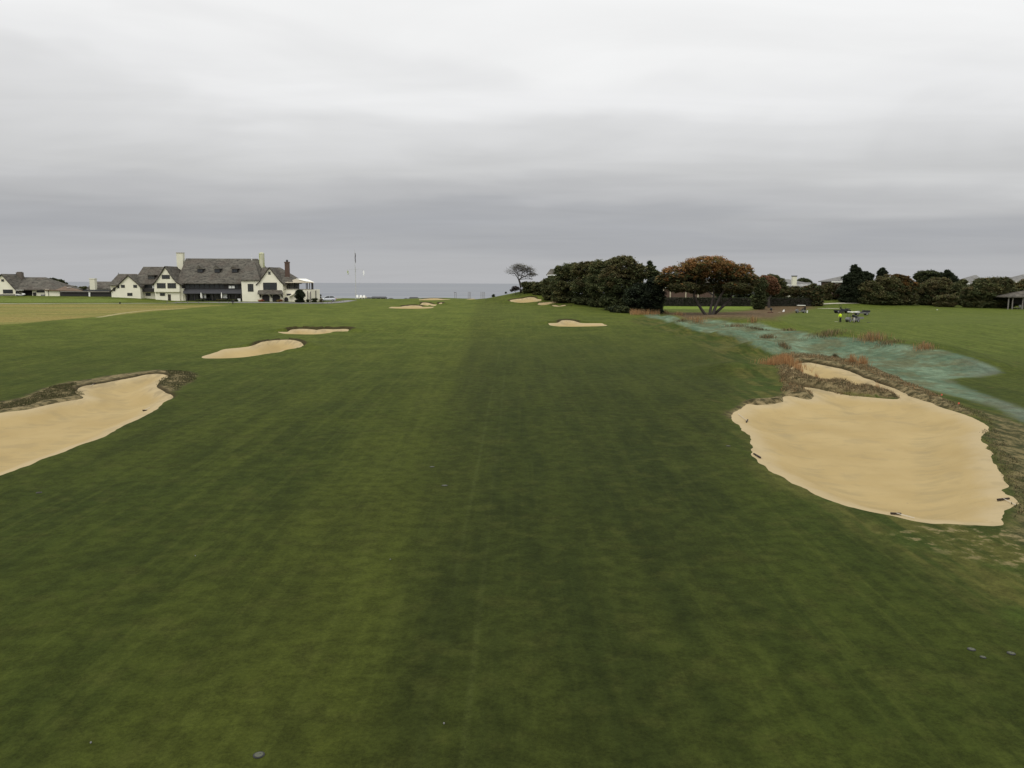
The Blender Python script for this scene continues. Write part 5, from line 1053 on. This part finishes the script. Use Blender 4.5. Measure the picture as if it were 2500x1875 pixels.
def utility_cart(label, loc, rz):
    e = empty('utility_cart', loc, rz, label, 'utility cart')
    g = G(); g.prism_y([(-1.6, .4), (1.5, .4), (1.55, .65), (1.2, .85), (.55, .95), (.4, .6), (-.1, .6), (-.15, .72), (-1.6, .72)], -.6, .6); g.build('body', M['grey'], e, bevel=.03)
    g = G(); g.box(-1.65, -.35, -.65, .65, .74, .80); g.box(-1.65, -.35, -.65, -.6, .8, 1.1); g.box(-1.65, -.35, .6, .65, .8, 1.1); g.box(-1.68, -1.63, -.63, .63, .8, 1.1); g.build('cargo_bed', M['black'], e)
    g = G(); g.box(-.25, .2, -.5, .5, .62, .78); g.prism_y([(-.3, .75), (-.18, .75), (-.28, 1.15), (-.38, 1.15)], -.5, .5); g.build('seat', M['black'], e, bevel=.02)
    g = G(); g.tube([(.7, .25, .8), (.42, .25, 1.0)], .02, 5); g.lathe((.4, .25, 1.0), [(.17, -.015), (.17, .015)], 12); g.build('steering_wheel', M['black'], e)
    g = G(); g.box(1.4, 1.6, -.55, .55, .45, .62); g.build('bumper', M['black'], e, bevel=.03)
    for a in ((1.0, -.55), (1.0, .55), (-1.0, -.55), (-1.0, .55)): wheel(e, a[0], a[1], .3, .25)
utility_cart('grey and black open utility cart behind the white roofed golf cart', place(2103, 769.5), R(176))
# silver car
def car(label, loc, rz):
    e = empty('parked_car', loc, rz, label, 'car')
    sec = [(-2.35, .55, .80, .72), (-2.25, .32, 1.02, .86), (-1.6, .28, 1.12, .90), (-.6, .26, 1.06, .92), (.6, .26, 1.02, .92), (1.5, .28, .98, .90), (2.15, .32, .86, .84), (2.35, .45, .68, .70)]
    vs, fs = [], []
    for x_, zb, zt2, hw in sec: vs += [(x_, -hw*.94, zb), (x_, -hw, zb+.2), (x_, -hw, zt2-.18), (x_, -hw*.9, zt2), (x_, hw*.9, zt2), (x_, hw, zt2-.18), (x_, hw, zb+.2), (x_, hw*.94, zb)]
    n = 8
    for i in range(len(sec)-1):
        for k in range(n): fs.append((i*n+k, i*n+(k+1) % n, (i+1)*n+(k+1) % n, (i+1)*n+k))
    fs += [tuple(range(n)), tuple(range((len(sec)-1)*n, len(sec)*n))]
    g = G(); g.add(vs, fs); b_ = g.build('body', M['silver'], e, smooth=True)
    g = G(); lo = [(-2.1, .80), (-1.75, .82), (1.35, .82)]; pts = [(-2.15, 1.05, .80), (-1.75, 1.55, .66), (-.2, 1.66, .66), (.45, 1.6, .66), (1.35, 1.0, .80)]
    vs = [(x_, s_*hw, z_) for x_, z_, hw in pts for s_ in (-1, 1)]; fs = [(2*i, 2*i+1, 2*i+3, 2*i+2) for i in range(4)]+[(0, 2, 4, 6, 8), (9, 7, 5, 3, 1), (0, 8, 9, 1)]
    g.add(vs, fs); g.build('windows', M['glass'], e)
    g = G(); g.box(-1.7, .35, -.62, .62, 1.60, 1.70); g.build('roof_panel', M['silver'], e, bevel=.04)
    for s_ in (-1, 1):
        for x0_, z0_, x1_, z1_ in ((1.35, 1.0, .42, 1.62), (-.55, 1.0, -.5, 1.66), (-2.1, 1.05, -1.68, 1.58)): g = G(); g.tube([(x0_, s_*.81, z0_), (x1_, s_*.66, z1_)], .05, 5); g.build('window_pillar', M['silver'], e)
        g = G(); g.box(2.1, 2.3, s_*.65-.15, s_*.65+.15, .70, .82); g.build('headlight', M['white'], e)
        g = G(); g.box(-2.34, -2.22, s_*.68-.12, s_*.68+.12, .80, 1.0); g.build('tail_light', M['red'], e)
        g = G(); g.box(.85, 1.0, s_*.98-.1, s_*.98+.1, 1.0, 1.12); g.build('mirror', M['silver'], e)
    for a in ((1.45, -.80), (1.45, .80), (-1.45, -.80), (-1.45, .80)): wheel(e, a[0], a[1], .34, .22)
xc = W(801, 731, 240).x; car('silver car parked on the grass between the terrace and the flagpole', (xc, 240, ground(xc, 240)+.02), R(188))
xc = W(2221, 733, 239.5).x; e = car('pale silver vehicle half hidden in the shade under the orange topped tree', (xc, 239.5, ground(xc, 239.5)), R(60))

# ------------------------------------------------------------------ people
def skinned(name, nodes, edges, m, parent, sub=2):
    bm = bmesh.new(); lay = bm.verts.layers.skin.verify(); vs = {}
    for i, (k, (co, r_)) in enumerate(nodes.items()):
        v = bm.verts.new(co); vs[k] = v; rr_ = r_ if hasattr(r_, '__len__') else (r_, r_); v[lay].radius = rr_; v[lay].use_root = (i == 0)
    for a, b2 in edges: bm.edges.new((vs[a], vs[b2]))
    me = bpy.data.meshes.new(name); bm.to_mesh(me); bm.free(); me.materials.append(m)
    o = bpy.data.objects.new(name, me); C.objects.link(o); o.parent = parent
    sk_ = o.modifiers.new('skin', 'SKIN'); sk_.use_smooth_shade = True; ss_ = o.modifiers.new('sub', 'SUBSURF'); ss_.levels = ss_.render_levels = sub; return o
def person(label, loc, rz, bend=0.0, top='hivis', legs='navy', arm=0.0):
    e = empty('person', loc, rz, label, 'person'); cb, sb = math.cos(bend), math.sin(bend)
    def up(x_, y_, z_): h_ = z_-.95; return (x_*cb+h_*sb if bend else x_, y_, .95+h_*cb-(x_*sb if bend else 0))   # rotate the upper body forward about the hip
    N = {'pel': ((0, 0, .95), (.15, .12)), 'wai': (up(.01, 0, 1.1), (.14, .11)), 'che': (up(.0, 0, 1.32), (.17, .12)), 'nec': (up(0, 0, 1.49), .062), 'hd0': (up(.02, 0, 1.58), .085), 'hd1': (up(.025, 0, 1.67), (.085, .10)), 'hd2': (up(.01, 0, 1.74), .06), 'nose': (up(.125, 0, 1.63), .016)}
    E_ = [('pel', 'wai'), ('wai', 'che'), ('che', 'nec'), ('nec', 'hd0'), ('hd0', 'hd1'), ('hd1', 'hd2'), ('hd1', 'nose')]
    J = {}; JE = []; Lg = {}; LE = []
    Lg['p'] = ((0, 0, .96), (.165, .135)); J['p'] = (up(0, 0, .98), (.16, .13)); J['w'] = (up(.01, 0, 1.14), (.16, .13)); J['c'] = (up(0, 0, 1.34), (.185, .135)); J['n'] = (up(0, 0, 1.47), .08); JE += [('p', 'w'), ('w', 'c'), ('c', 'n')]
    for s_, q_ in ((-1, 'l'), (1, 'r')):
        N['hip'+q_] = ((0, s_*.10, .88), .095); N['kn'+q_] = ((.03, s_*.12, .50), .062); N['an'+q_] = ((-.02, s_*.13, .09), .042); N['to'+q_] = ((.16, s_*.14, .035), .04)
        E_ += [('pel', 'hip'+q_), ('hip'+q_, 'kn'+q_), ('kn'+q_, 'an'+q_), ('an'+q_, 'to'+q_)]
        Lg['h'+q_] = ((0, s_*.10, .86), .11); Lg['k'+q_] = ((.03, s_*.12, .50), .082); Lg['a'+q_] = ((-.02, s_*.13, .10), .068); LE += [('p', 'h'+q_), ('h'+q_, 'k'+q_), ('k'+q_, 'a'+q_)]
        sh = up(0, s_*.19, 1.40); el_ = up(.04+arm*.2, s_*.27, 1.14+arm*.05); wr = up(.14+arm*.28, s_*.22, .93+arm*.22)
        N['sh'+q_] = (sh, .045); N['el'+q_] = (el_, .045); N['wr'+q_] = (wr, .030); E_ += [('che', 'sh'+q_), ('sh'+q_, 'el'+q_), ('el'+q_, 'wr'+q_)]
        pm = (wr[0]+.045, wr[1], wr[2]-.055); N['pa'+q_] = (pm, (.038, .018)); E_.append(('wr'+q_, 'pa'+q_))
        for f in range(5):
            ln = (.055, .075, .082, .076, .06)[f]; dy = (f-2)*.018*-s_
            k1 = (pm[0]+.02+(.01 if f else .0), pm[1]+dy*(1 if f else 1.7), pm[2]-.03*(1 if f else .2)); k2 = (k1[0]+ln*.45, k1[1]+dy*.2, k1[2]-ln*.75*(1 if f else .4))
            N['f%s%d' % (q_, f)] = (k1, .010); N['g%s%d' % (q_, f)] = (k2, .008); E_ += [('pa'+q_, 'f%s%d' % (q_, f)), ('f%s%d' % (q_, f), 'g%s%d' % (q_, f))]
        J['s'+q_] = (sh, .085); J['e'+q_] = (el_, .066); J['r'+q_] = (tuple(a*.85+b2*.15 for a, b2 in zip(wr, el_)), .05); JE += [('c', 's'+q_), ('s'+q_, 'e'+q_), ('e'+q_, 'r'+q_)]
    skinned('body', N, E_, M['skin'], e, 1)
    def ringloft(g, secs, n=12):     # elliptical rings (centre, rx, ry)
        vs = []; fs = []
        for c_, rx_, ry_ in secs:
            for k in range(n): t_ = 2*math.pi*k/n; vs.append((c_[0]+rx_*math.cos(t_), c_[1]+ry_*math.sin(t_), c_[2]+(-rx_*math.cos(t_)*sb if c_[2] > 1.0 else 0)))
        for q_ in range(len(secs)-1): fs += [(q_*n+k, q_*n+(k+1) % n, (q_+1)*n+(k+1) % n, (q_+1)*n+k) for k in range(n)]
        g.add(vs, fs+[tuple(range(n-1, -1, -1)), tuple(range((len(secs)-1)*n, len(secs)*n))])
    g = G(); ringloft(g, [(up(0, 0, .88), .150, .195), (up(0, 0, 1.0), .150, .190), (up(.01, 0, 1.15), .150, .185), (up(0, 0, 1.32), .155, .215), (up(0, 0, 1.43), .13, .215), (up(0, 0, 1.47), .09, .12), (up(.01, 0, 1.515), .075, .08)])
    for q_ in 'lr': g.tube([J['s'+q_][0], J['e'+q_][0], J['r'+q_][0]], [.098, .074, .054], 10)
    g.build('jacket', M[top], e, smooth=True)
    g = G(); ringloft(g, [((0, 0, .80), .125, .175), ((0, 0, .90), .135, .180), ((0, 0, .99), .130, .170)])
    for q_ in 'lr': g.tube([(0, Lg['h'+q_][0][1]*.85, .90), Lg['k'+q_][0], (Lg['a'+q_][0][0], Lg['a'+q_][0][1], .06)], [.115, .085, .070], 10)
    g.build('trousers', M[legs], e, smooth=True)
    hc = up(-.005, 0, 1.69); g = G(); n = 10; vs = []
    for i in range(5):
        a = i/4*math.pi*.55
        for k in range(n): t_ = 2*math.pi*k/n; vs.append((hc[0]-.015+.105*math.sin(a)*math.cos(t_), hc[1]+.092*math.sin(a)*math.sin(t_), hc[2]+.10*math.cos(a)+.0))
    g.add(vs, [(i*n+k, i*n+(k+1) % n, (i+1)*n+(k+1) % n, (i+1)*n+k) for i in range(4) for k in range(n)]); g.build('hair', M['hair'], e, smooth=True)
    for s_ in (-1, 1):
        g = G(); g.prism_z([(-.09, s_*.135-.05), (.12, s_*.135-.05), (.21, s_*.14-.02), (.21, s_*.14+.02), (.12, s_*.135+.05), (-.09, s_*.135+.05)], 0, .09); g.build('shoe', M['black'], e, bevel=.015)
    return e
person('person in a bright yellow green jacket and dark trousers on the range grass', place(2051.5, 786.5), R(200), .18, arm=.3)
person('person in dark top and pale trousers leaning over beside the golf cart', place(2085, 787.5), R(190), .5, 'navy', 'khaki', .5)
# small odds and ends on the range
p = place(1881, 763.5); e = empty('tee_stand', p, 0, 'small dark round topped stand over a low flat tray on brown bare ground', 'stand')
g = G(); g.box(-.7, .62, -.25, .25, .06, .18); g.box(-.6, -.5, -.2, .2, 0, .06); g.box(.42, .52, -.2, .2, 0, .06); g.build('tray', M['maroon'], e, bevel=.02)
g = G(); g.tube([(.22, 0, .15), (.17, 0, .6)], .05, 6); g.build('stem', M['black'], e)
g = G(); g.lathe((.12, 0, .55), [(.1, 0), (.26, .12), (.3, .35), (.24, .55), (.08, .66)], 12); g.build('rounded_top', M['black'], e, smooth=True)
p = place(1913, 761); g = G(); g.add([(p[0]-.32, p[1]-.12, p[2]), (p[0]+.14, p[1]-.12, p[2]), (p[0]+.3, p[1], p[2]+.32), (p[0]+.12, p[1]+.04, p[2]+.62), (p[0]-.32, p[1]+.2, p[2]), (p[0]+.14, p[1]+.2, p[2]), (p[0]+.3, p[1]+.1, p[2]+.3), (p[0]+.1, p[1]+.08, p[2]+.6)], [(0,1,2,3),(7,6,5,4),(0,4,5,1),(1,5,6,2),(2,6,7,3),(3,7,4,0)])
tag(g.build('white_sack', M['white'], bevel=.03), 'small slumped white sack on the brown bare ground', 'sack')
def flat_item(name, label, cat, u, v, sx_, sy_, h_, m, rz=0.0, group=None):
    p = place(u, v); e = G(); e.prism_z([(sx_*math.cos(a)*(1 if abs(math.cos(a)) < .9 else 1), sy_*math.sin(a)) for a in np.linspace(0, 2*math.pi, 14)[:-1]], -.02, h_)
    o = e.build(name, m); o.location = p; o.rotation_euler = (0, 0, rz); return tag(o, label, cat, group)
flat_item('dark_mat', 'small dark flat mat on the range grass right of the golf cart', 'mat', 2121, 787.5, .32, .3, .05, M['black'])
flat_item('pale_board', 'pale flat board on the grass at the feet of the jacketed worker', 'board', 2042, 785.5, .33, .16, .05, M['gravel'])
flat_item('pale_board', 'pale flat scrap on the brown bare ground between the stand and the sack', 'board', 1903, 762.5, .3, .12, .04, M['gravel'])
flat_item('white_ball_marker', 'small white round marker alone on the far right range grass', 'marker', 2288, 756.5, .2, .2, .08, M['white'])
g = G(); a0 = cast1(1996, 753.4); a1 = cast1(2022, 753.8); a2 = cast1(2049, 754)
g.tube([(a.x, a.y, a.z+.06) for a in (a0, a1, a2)], [.04, .10, .08], 6); tag(g.build('rope', M['gravel']), 'long pale rope lying on the grass left of the black mower', 'rope')
p = W(2027, 724, 247); zg = ground(p.x, 247); g = G(); g.box(p.x-.22, p.x+.22, 246.9, 247.1, zg-.1, zg+.85); g.box(p.x-.27, p.x+.27, 246.85, 247.15, zg+.85, zg+.93)
tag(g.build('stone_pillar', M['stone']), 'small pale stone pillar on the green rise between the bushes', 'pillar')
# ------------------------------------------------------------------ white A-shaped folding thing by the grove and boundary stakes
p = place(1450, 743); e = root_w('folding_stand', p, 'white folded A shaped stand leaning by the trunks of the dark grove', 'stand')
g = G(); g.tube([(p[0]-.35, p[1], p[2]), (p[0]+.12, p[1], p[2]+.75), (p[0]+.30, p[1], p[2]+.72)], .03, 5); P('rail', g, M['white'], e)
g = G(); g.tube([(p[0]-.05, p[1]+.3, p[2]), (p[0]+.32, p[1]+.3, p[2]+.72)], .03, 5); P('rail', g, M['white'], e)
stk = [((1304, 713), 'thin white stake near the top of the hill beside the shrubs'), ((1327.5, 719), 'thin white stake right of the bunker below the lone tree'), ((1347, 729.5), 'thin white stake above the narrow tilted bunker'), ((1371.5, 732), 'thin white stake above the flat thin bunker'),
       ((1405.5, 740), 'thin white stake at the right end of the flat thin bunker'), ((1492, 758), 'thin white stake under the tallest grove tree')]
for (u, v), lb in stk:
    p = place(u, v); g = G(); g.box(p[0]-.035, p[0]+.035, p[1]-.035, p[1]+.035, p[2]-.1, p[2]+.75); g.box(p[0]-.045, p[0]+.045, p[1]-.045, p[1]+.045, p[2]+.75, p[2]+.82)
    tag(g.build('boundary_stake', M['white']), lb, 'stake', 'white boundary stakes along the grove')
# ------------------------------------------------------------------ rakes, sprinkler heads, markers
def sheet_z(x_, y_):
    k = (x-x_)**2+(y-y_)**2; return float(zt.ravel()[int(k.argmin())])
def rake(label, a, b2, hu=None, head=.75):
    """a, b2: pixels of the ends of the head; hu: pixel of the handle end"""
    A_, B2 = cast([a[0], b2[0]], [a[1], b2[1]]); mid = (A_+B2)/2; d = (B2-A_)[:2]; L = max(.35, min(float(np.hypot(*d)), 1.0)); d = d/np.hypot(*d)
    z0 = sheet_z(mid[0], mid[1]); e = empty('bunker_rake', (mid[0], mid[1], z0+.03), math.atan2(d[1], d[0]), label, 'rake', 'bunker rakes')
    g = G(); g.box(-L/2, L/2, -.035, .035, .0, .06); 
    for i in range(9): xx = -L/2+.03+(L-.06)*i/8; g.box(xx-.008, xx+.008, -.02, .02, -.05, .0)
    g.build('head', M['rust'], e, bevel=0)
    if hu:
        E2 = cast([hu[0]], [hu[1]])[0]; v2 = E2[:2]-mid[:2]; c_, s_ = d; lx, ly = v2[0]*c_+v2[1]*s_, -v2[0]*s_+v2[1]*c_; q_ = math.hypot(lx, ly); k = min(1, 1.9/q_)
        lx *= k; ly *= k; ez = sheet_z(mid[0]+v2[0]*k, mid[1]+v2[1]*k)-z0
        g = G(); g.tube([(0, 0, .05), (lx, ly, ez+.03)], .015, 6); g.build('handle', M['handle'], e)
    return e
rake('rake lying on the near rim of the large round bunker', (2174, 1255), (2200, 1256), (2232, 1266))
rake('rake on the right rim of the large round bunker with handle in the grass', (2435, 1220), (2464, 1217), (2480, 1235))
rake('rake with long handle near the left tip of the large round bunker', (1822, 1028), (1826, 1021), (1795, 1008))
rake('dark rake head sticking out of the left edge of the large round bunker', (1838, 1107), (1859, 1120), (1845, 1112))
rake('rake lying in the upper bay of the long left bunker', (228, 942.5), (238, 938.5), (220, 946))
rake('rake lying near the right rim of the long left bunker', (349, 998.7), (358, 999), (366, 994))
def sprinkler(label, u, v, r_, m='disc', hole=True):
    p = place(u, v); z0 = sheet_z(p[0], p[1]); e = empty('sprinkler_head', (p[0], p[1], z0), 0, label, 'sprinkler head', 'round sprinkler heads in the turf')
    g = G(); g.lathe((0, 0, 0), [(r_*1.35, -.03), (r_*1.35, .012), (r_*1.05, .014)], 20); g.build('rim', M['black'], e)
    g = G(); g.lathe((0, 0, 0), [(r_, .0), (r_, .022), (r_*.8, .027), (r_*.15, .027)], 20); g.build('cap', M[m], e)
    g = G(); g.lathe((r_*.25, .02, 0), [(r_*.13, .026), (r_*.13, .031)], 8); g.build('nozzle', M['black'], e)
sprinkler('pale round sprinkler head at the bottom of the picture on the fairway', 632, 1844, .085)
sprinkler('pale round sprinkler head in the middle of the fairway, lower of two', 1085.5, 1185.5, .10)
sprinkler('smaller pale sprinkler head in the middle of the fairway, upper of two', 1055, 1140, .09)
sprinkler('sprinkler head beside a bare patch in the lower right rough', 2371.7, 1585.8, .075)
sprinkler('sprinkler head just below the bare patch in the lower right rough', 2400, 1605, .055)
sprinkler('sprinkler head nearest the right edge in the lower right rough', 2468.8, 1595.5, .075)
sprinkler('dark sprinkler head below the long left bunker', 95, 1203, .09, 'trim')
sprinkler('small sprinkler head just left of the large round bunker', 1778, 1089, .09)
for u, v, lb in ((1692, 915, 'small red marker stub in the rough left of the large bunker'),): pass
for (u, v, lb) in ((2296.5, 973, 'small orange red marker flag on the far rim of the large bunker'), (2337.5, 998.5, 'larger orange red marker flag on the rim nearer the right edge')):
    p = place(u, v); z0 = sheet_z(p[0], p[1]); e = empty('marker_flag', (p[0], p[1], z0), 0, lb, 'marker flag', 'orange red marker flags on the bunker rim')
    g = G(); g.tube([(0, 0, -.05), (0, 0, .26)], .006, 5); g.build('wire', M['steel'], e)
    g = G(); g.add([(0, 0, .14), (.14, .02, .15), (.15, .05, .25), (0, 0, .26)], [(0,1,2,3)]); g.build('flag', M['red'], e)
for i, (u, v) in enumerate([(953, 1367-0), (222, 1815), (1084, 1768), (477, 1358)]):
    p = place(u, v); z0 = sheet_z(p[0], p[1]); g = G(); g.lathe((0, 0, 0), [(.006, 0), (.018, .006), (.0215, .02), (.018, .035), (.006, .042)], 10); o = g.build('golf_ball', M['grey'], smooth=True); o.location = (p[0], p[1], z0)
    tag(o, ['golf ball on the central fairway above the bottom right', 'tiny white golf ball near the bottom left of the fairway', 'golf ball near the bottom middle of the fairway', 'golf ball on the left fairway halfway to the bottom'][i], 'golf ball', 'golf balls scattered on the fairway')

# ------------------------------------------------------------------ tall grasses
def blades(name, pts, hts, width, cols, parent=None, origin=(0, 0, 0), seed=0, lean=.35, label=None, cat=None, group=None, kind=None):
    r = np.random.default_rng(seed); n = len(pts); az = r.random(n)*2*math.pi; ln = np.abs(r.normal(size=n))*lean
    dx, dy = np.cos(az), np.sin(az); wv_ = width*(.6+.8*r.random(n)); fa = r.random(n)*math.pi; wx, wy = np.cos(fa)*wv_/2, np.sin(fa)*wv_/2
    p = np.asarray(pts); h_ = np.asarray(hts)
    b0 = p+np.stack([-wx, -wy, 0*wx-.03], 1); b1 = p+np.stack([wx, wy, 0*wx-.03], 1)
    m0 = p+np.stack([-wx*.7+dx*ln*h_*.35, -wy*.7+dy*ln*h_*.35, h_*.6], 1); m1 = p+np.stack([wx*.7+dx*ln*h_*.35, wy*.7+dy*ln*h_*.35, h_*.6], 1)
    tp = p+np.stack([dx*ln*h_, dy*ln*h_, h_], 1)
    v = np.stack([b0, b1, m1, m0, tp], 1).reshape(-1, 3)-np.array(origin); i5 = np.arange(n)*5
    me = bpy.data.meshes.new(name); me.vertices.add(5*n); me.vertices.foreach_set('co', v.astype(np.float32).ravel())
    lp = np.concatenate([np.stack([i5, i5+1, i5+2, i5+3], 1).ravel(), np.stack([i5+3, i5+2, i5+4], 1).ravel()])
    me.loops.add(7*n); me.loops.foreach_set('vertex_index', lp.astype(np.int32)); me.polygons.add(2*n)
    me.polygons.foreach_set('loop_start', np.concatenate([np.arange(n)*4, 4*n+np.arange(n)*3]).astype(np.int32))
    try: me.polygons.foreach_set('loop_total', np.concatenate([np.full(n, 4), np.full(n, 3)]).astype(np.int32))
    except Exception: pass
    me.update(); me.validate(); at = me.attributes.new('leaf', 'FLOAT_COLOR', 'POINT'); c_ = np.array(cols)[r.integers(len(cols), size=n)]*(.7+.6*r.random((n, 1)))
    at.data.foreach_set('color', np.repeat(np.concatenate([np.clip(c_, 0, 1), np.ones((n, 1))], 1), 5, 0).astype(np.float32).ravel())
    me.materials.append(MF); o = bpy.data.objects.new(name, me); C.objects.link(o); o.location = origin if parent is None else (0, 0, 0)
    if parent: o.parent = parent
    return tag(o, label, cat, group, kind)
ORG = [(.38, .205, .088), (.31, .17, .075), (.42, .26, .12)]; DRY = [(.30, .215, .115), (.20, .145, .075), (.38, .28, .155), (.13, .10, .055)]; DKG = [(.07, .065, .028), (.10, .085, .04), (.05, .045, .022), (.16, .12, .06), (.19, .15, .08)]
zs = zt.ravel(); 
def near_z(px_, py_):
    r_ = np.hypot(px_, py_); t_ = np.arctan2(px_, py_); I = np.clip(np.round(np.interp(r_, RR, np.arange(NI))).astype(int), 0, NI-1); J_ = np.clip(np.round(np.interp(t_, TH, np.arange(NJ))).astype(int), 0, NJ-1); return zt[I, J_]
def tuft(label, u, v, rad, hgt, cols, n, seed, width=.035, name='grass_tuft', group='tall grass tufts around the seeded bank', lean=.3, flat=1.0):
    p = place(u, v); r = np.random.default_rng(seed); q_ = r.normal(size=(n, 2))*np.array([rad, rad*flat])*.5; xx, yy_ = p[0]+q_[:, 0], p[1]+q_[:, 1]
    z0 = near_z(xx, yy_); zc_ = float(near_z(np.array([p[0]]), np.array([p[1]]))[0]); fall = np.exp(-(q_**2).sum(1)/(rad*rad*.9))
    return blades(name, np.stack([xx, yy_, z0], 1), hgt*(.35+.65*r.random(n))*(.5+.5*fall), width, cols, None, (p[0], p[1], zc_), seed, lean, label, 'grass tuft', group)
tuft('large clump of orange grass at the left corner of the large bunker', 1908, 893, 1.9, 1.3, ORG, 1100, 1)
tuft('upright orange grass plume standing against the upper sand of the large bunker', 1947, 912, .5, 1.5, ORG, 170, 2, lean=.15)
tuft('twin orange grass sprigs in the middle of the grassy bunker ridge', 1993, 926, .35, 1.1, ORG, 50, 3)
tuft('thin arching orange sprig near the right end of the bunker ridge', 2143, 952, .35, .95, ORG, 40, 4)
tuft('left of two orange plumes on the far bunker rim', 2078, 889, .6, 1.15, ORG, 120, 5, lean=.22)
tuft('right of two orange plumes on the far bunker rim', 2107, 895, .6, 1.35, ORG, 130, 6, lean=.2)
tuft('short dark brown tuft on the crest of the far bunker rim', 2039, 874, .45, .7, DKG, 200, 7)
tuft('small spiky dark tuft alone on the seeded bank', 1914, 848, .75, .9, DKG+DRY, 220, 8)
tuft('dark brown mounded tuft on the seeded bank left of the spiky one', 1874, 823, 1.2, .75, DRY+DKG, 320, 9)
tuft('dark mat of grass on a crest in the middle of the seeded bank', 1849, 804, 1.9, .5, DKG, 420, 10)
tuft('olive mat of grass on a crest left in the seeded bank', 1796, 797, 1.7, .7, DKG+DRY, 360, 11)
tuft('rusty brown grass mat on the upper left seeded bank', 1700, 784, 1.9, 1.0, DRY+ORG, 420, 12)
tuft('dark small tuft on the seeded bank near its narrow left end', 1666, 784, 1.1, .5, DKG, 200, 13)
tuft('tall tan tuft behind the far edge of the seeded bank', 1837, 786, .8, 1.5, DRY+ORG, 120, 14, lean=.2)
tuft('low brown tuft on the crest right of the middle seeded bank', 1926, 807, 1.3, .5, DKG+DRY, 220, 15)
tuft('long brown grass mat on the far crest, left of the tall orange fringe', 2020, 817, 2.6, .75, DRY+DKG, 620, 16)
tuft('tall orange fringe of grass on the far crest of the seeded bank', 2128, 829, 1.9, 1.35, ORG+DRY, 420, 17, lean=.22)
tuft('low dark grass mat just right of the tall orange fringe', 2170, 838, 1.7, .6, DKG+DRY, 360, 18)
tuft('small reddish tuft on the far crest nearest the right end of the bank', 2258, 850, 1.2, .95, DRY+ORG, 260, 19)
tuft('orange tuft between the grove and the rust coloured tree', 1624, 765, 1.1, 1.2, ORG+DRY, 220, 20)
tuft('pale orange tuft left of the trunks of the rust coloured tree', 1657, 770, 1.4, 1.3, ORG+DRY, 240, 21)
# orange grass fringe in front of the dark evergreen
r = np.random.default_rng(44); nn3 = 1500; uu_ = r.uniform(1538, 1612, nn3); Q = cast(uu_, 766+r.normal(size=nn3)*1.6)
blades('orange_grass', np.stack([Q[:, 0], Q[:, 1], near_z(Q[:, 0], Q[:, 1])], 1), 1.4*(.3+.7*r.random(nn3)), .045, ORG+DRY[:1], None, (0, 0, 0), 45, .25, kind='stuff')
# matted grass on the bunker rim and ridge
def mat_grass(name, poly, n, hgt, cols, seed, width=.03, inset=0.0):
    r = np.random.default_rng(seed); lo, hi = poly.min(0), poly.max(0); q_ = r.uniform(lo, hi, (n*4, 2)); d = sdist(q_[:, 0], q_[:, 1], poly, 3.0); d = d+1.1*fbm(q_[:, 0]/.9, q_[:, 1]/.9, seed+5, 3); q_ = q_[d < inset][:n]
    z0 = near_z(q_[:, 0], q_[:, 1]); patch = .35+1.1*(vnoise(q_[:, 0]/1.1, q_[:, 1]/1.1, seed))
    return blades(name, np.stack([q_[:, 0], q_[:, 1], z0], 1), hgt*patch*(.4+.6*r.random(len(q_))), width, cols, None, (0, 0, 0), seed, .8, kind='stuff')
mat_grass('ridge_grass', ISLE, 5200, .24, DKG+DRY+DRY, 61)
RIM = cast_poly(A([(800,322),(840,300),(880,290),(1000,298),(1120,315),(1250,345),(1330,370),(1450,415),(1600,480),(1720,530),(1720,562),(1640,540),(1560,510),(1430,455),(1300,408),(1150,355),(1000,328),(930,332),(890,350),(880,420),(870,462),(900,470),(980,495),(1010,528),(950,530),(870,514),(835,520),(830,440)]), 0, 2)
mat_grass('rim_grass', RIM, 8500, .26, DKG+DRY+DRY+ORG[:1], 62)
SIDE = cast_poly(A([(1720,560),(1820,605),(1960,662),(2012,700),(1975,750),(2045,890),(2120,1040),(2165,1130),(2108,1248),(2200,1240),(2300,1150),(2212,1000),(2120,850),(2060,720),(2000,640),(1850,580)]), 0, 2)
mat_grass('side_grass', SIDE, 9000, .13, DKG+[(.20, .17, .09), (.06, .07, .025)], 63, .028)
LR = cast_poly(B_([(-40,650),(-40,612),(150,570),(300,512),(400,482),(470,480),(455,500),(450,530),(500,552),(460,562),(300,588),(130,626)]), 0, 2)
mat_grass('lip_grass', LR, 7000, .12, [(.085, .075, .035), (.12, .10, .05), (.06, .068, .025), (.05, .062, .018)], 64, .03)
LR2 = cast_poly(B_([(960,408),(1060,410),(1165,424),(1178,450),(1120,490),(1070,530),(1042,538),(1008,524),(978,508),(950,494),(948,480),(978,457),(1014,432)]), 0, 2)
mat_grass('lip_grass', LR2, 3500, .13, [(.06, .062, .026), (.085, .08, .035), (.05, .062, .02)], 65, .03)

for o in bpy.data.objects:
    if '_w' in o: del o['_w']
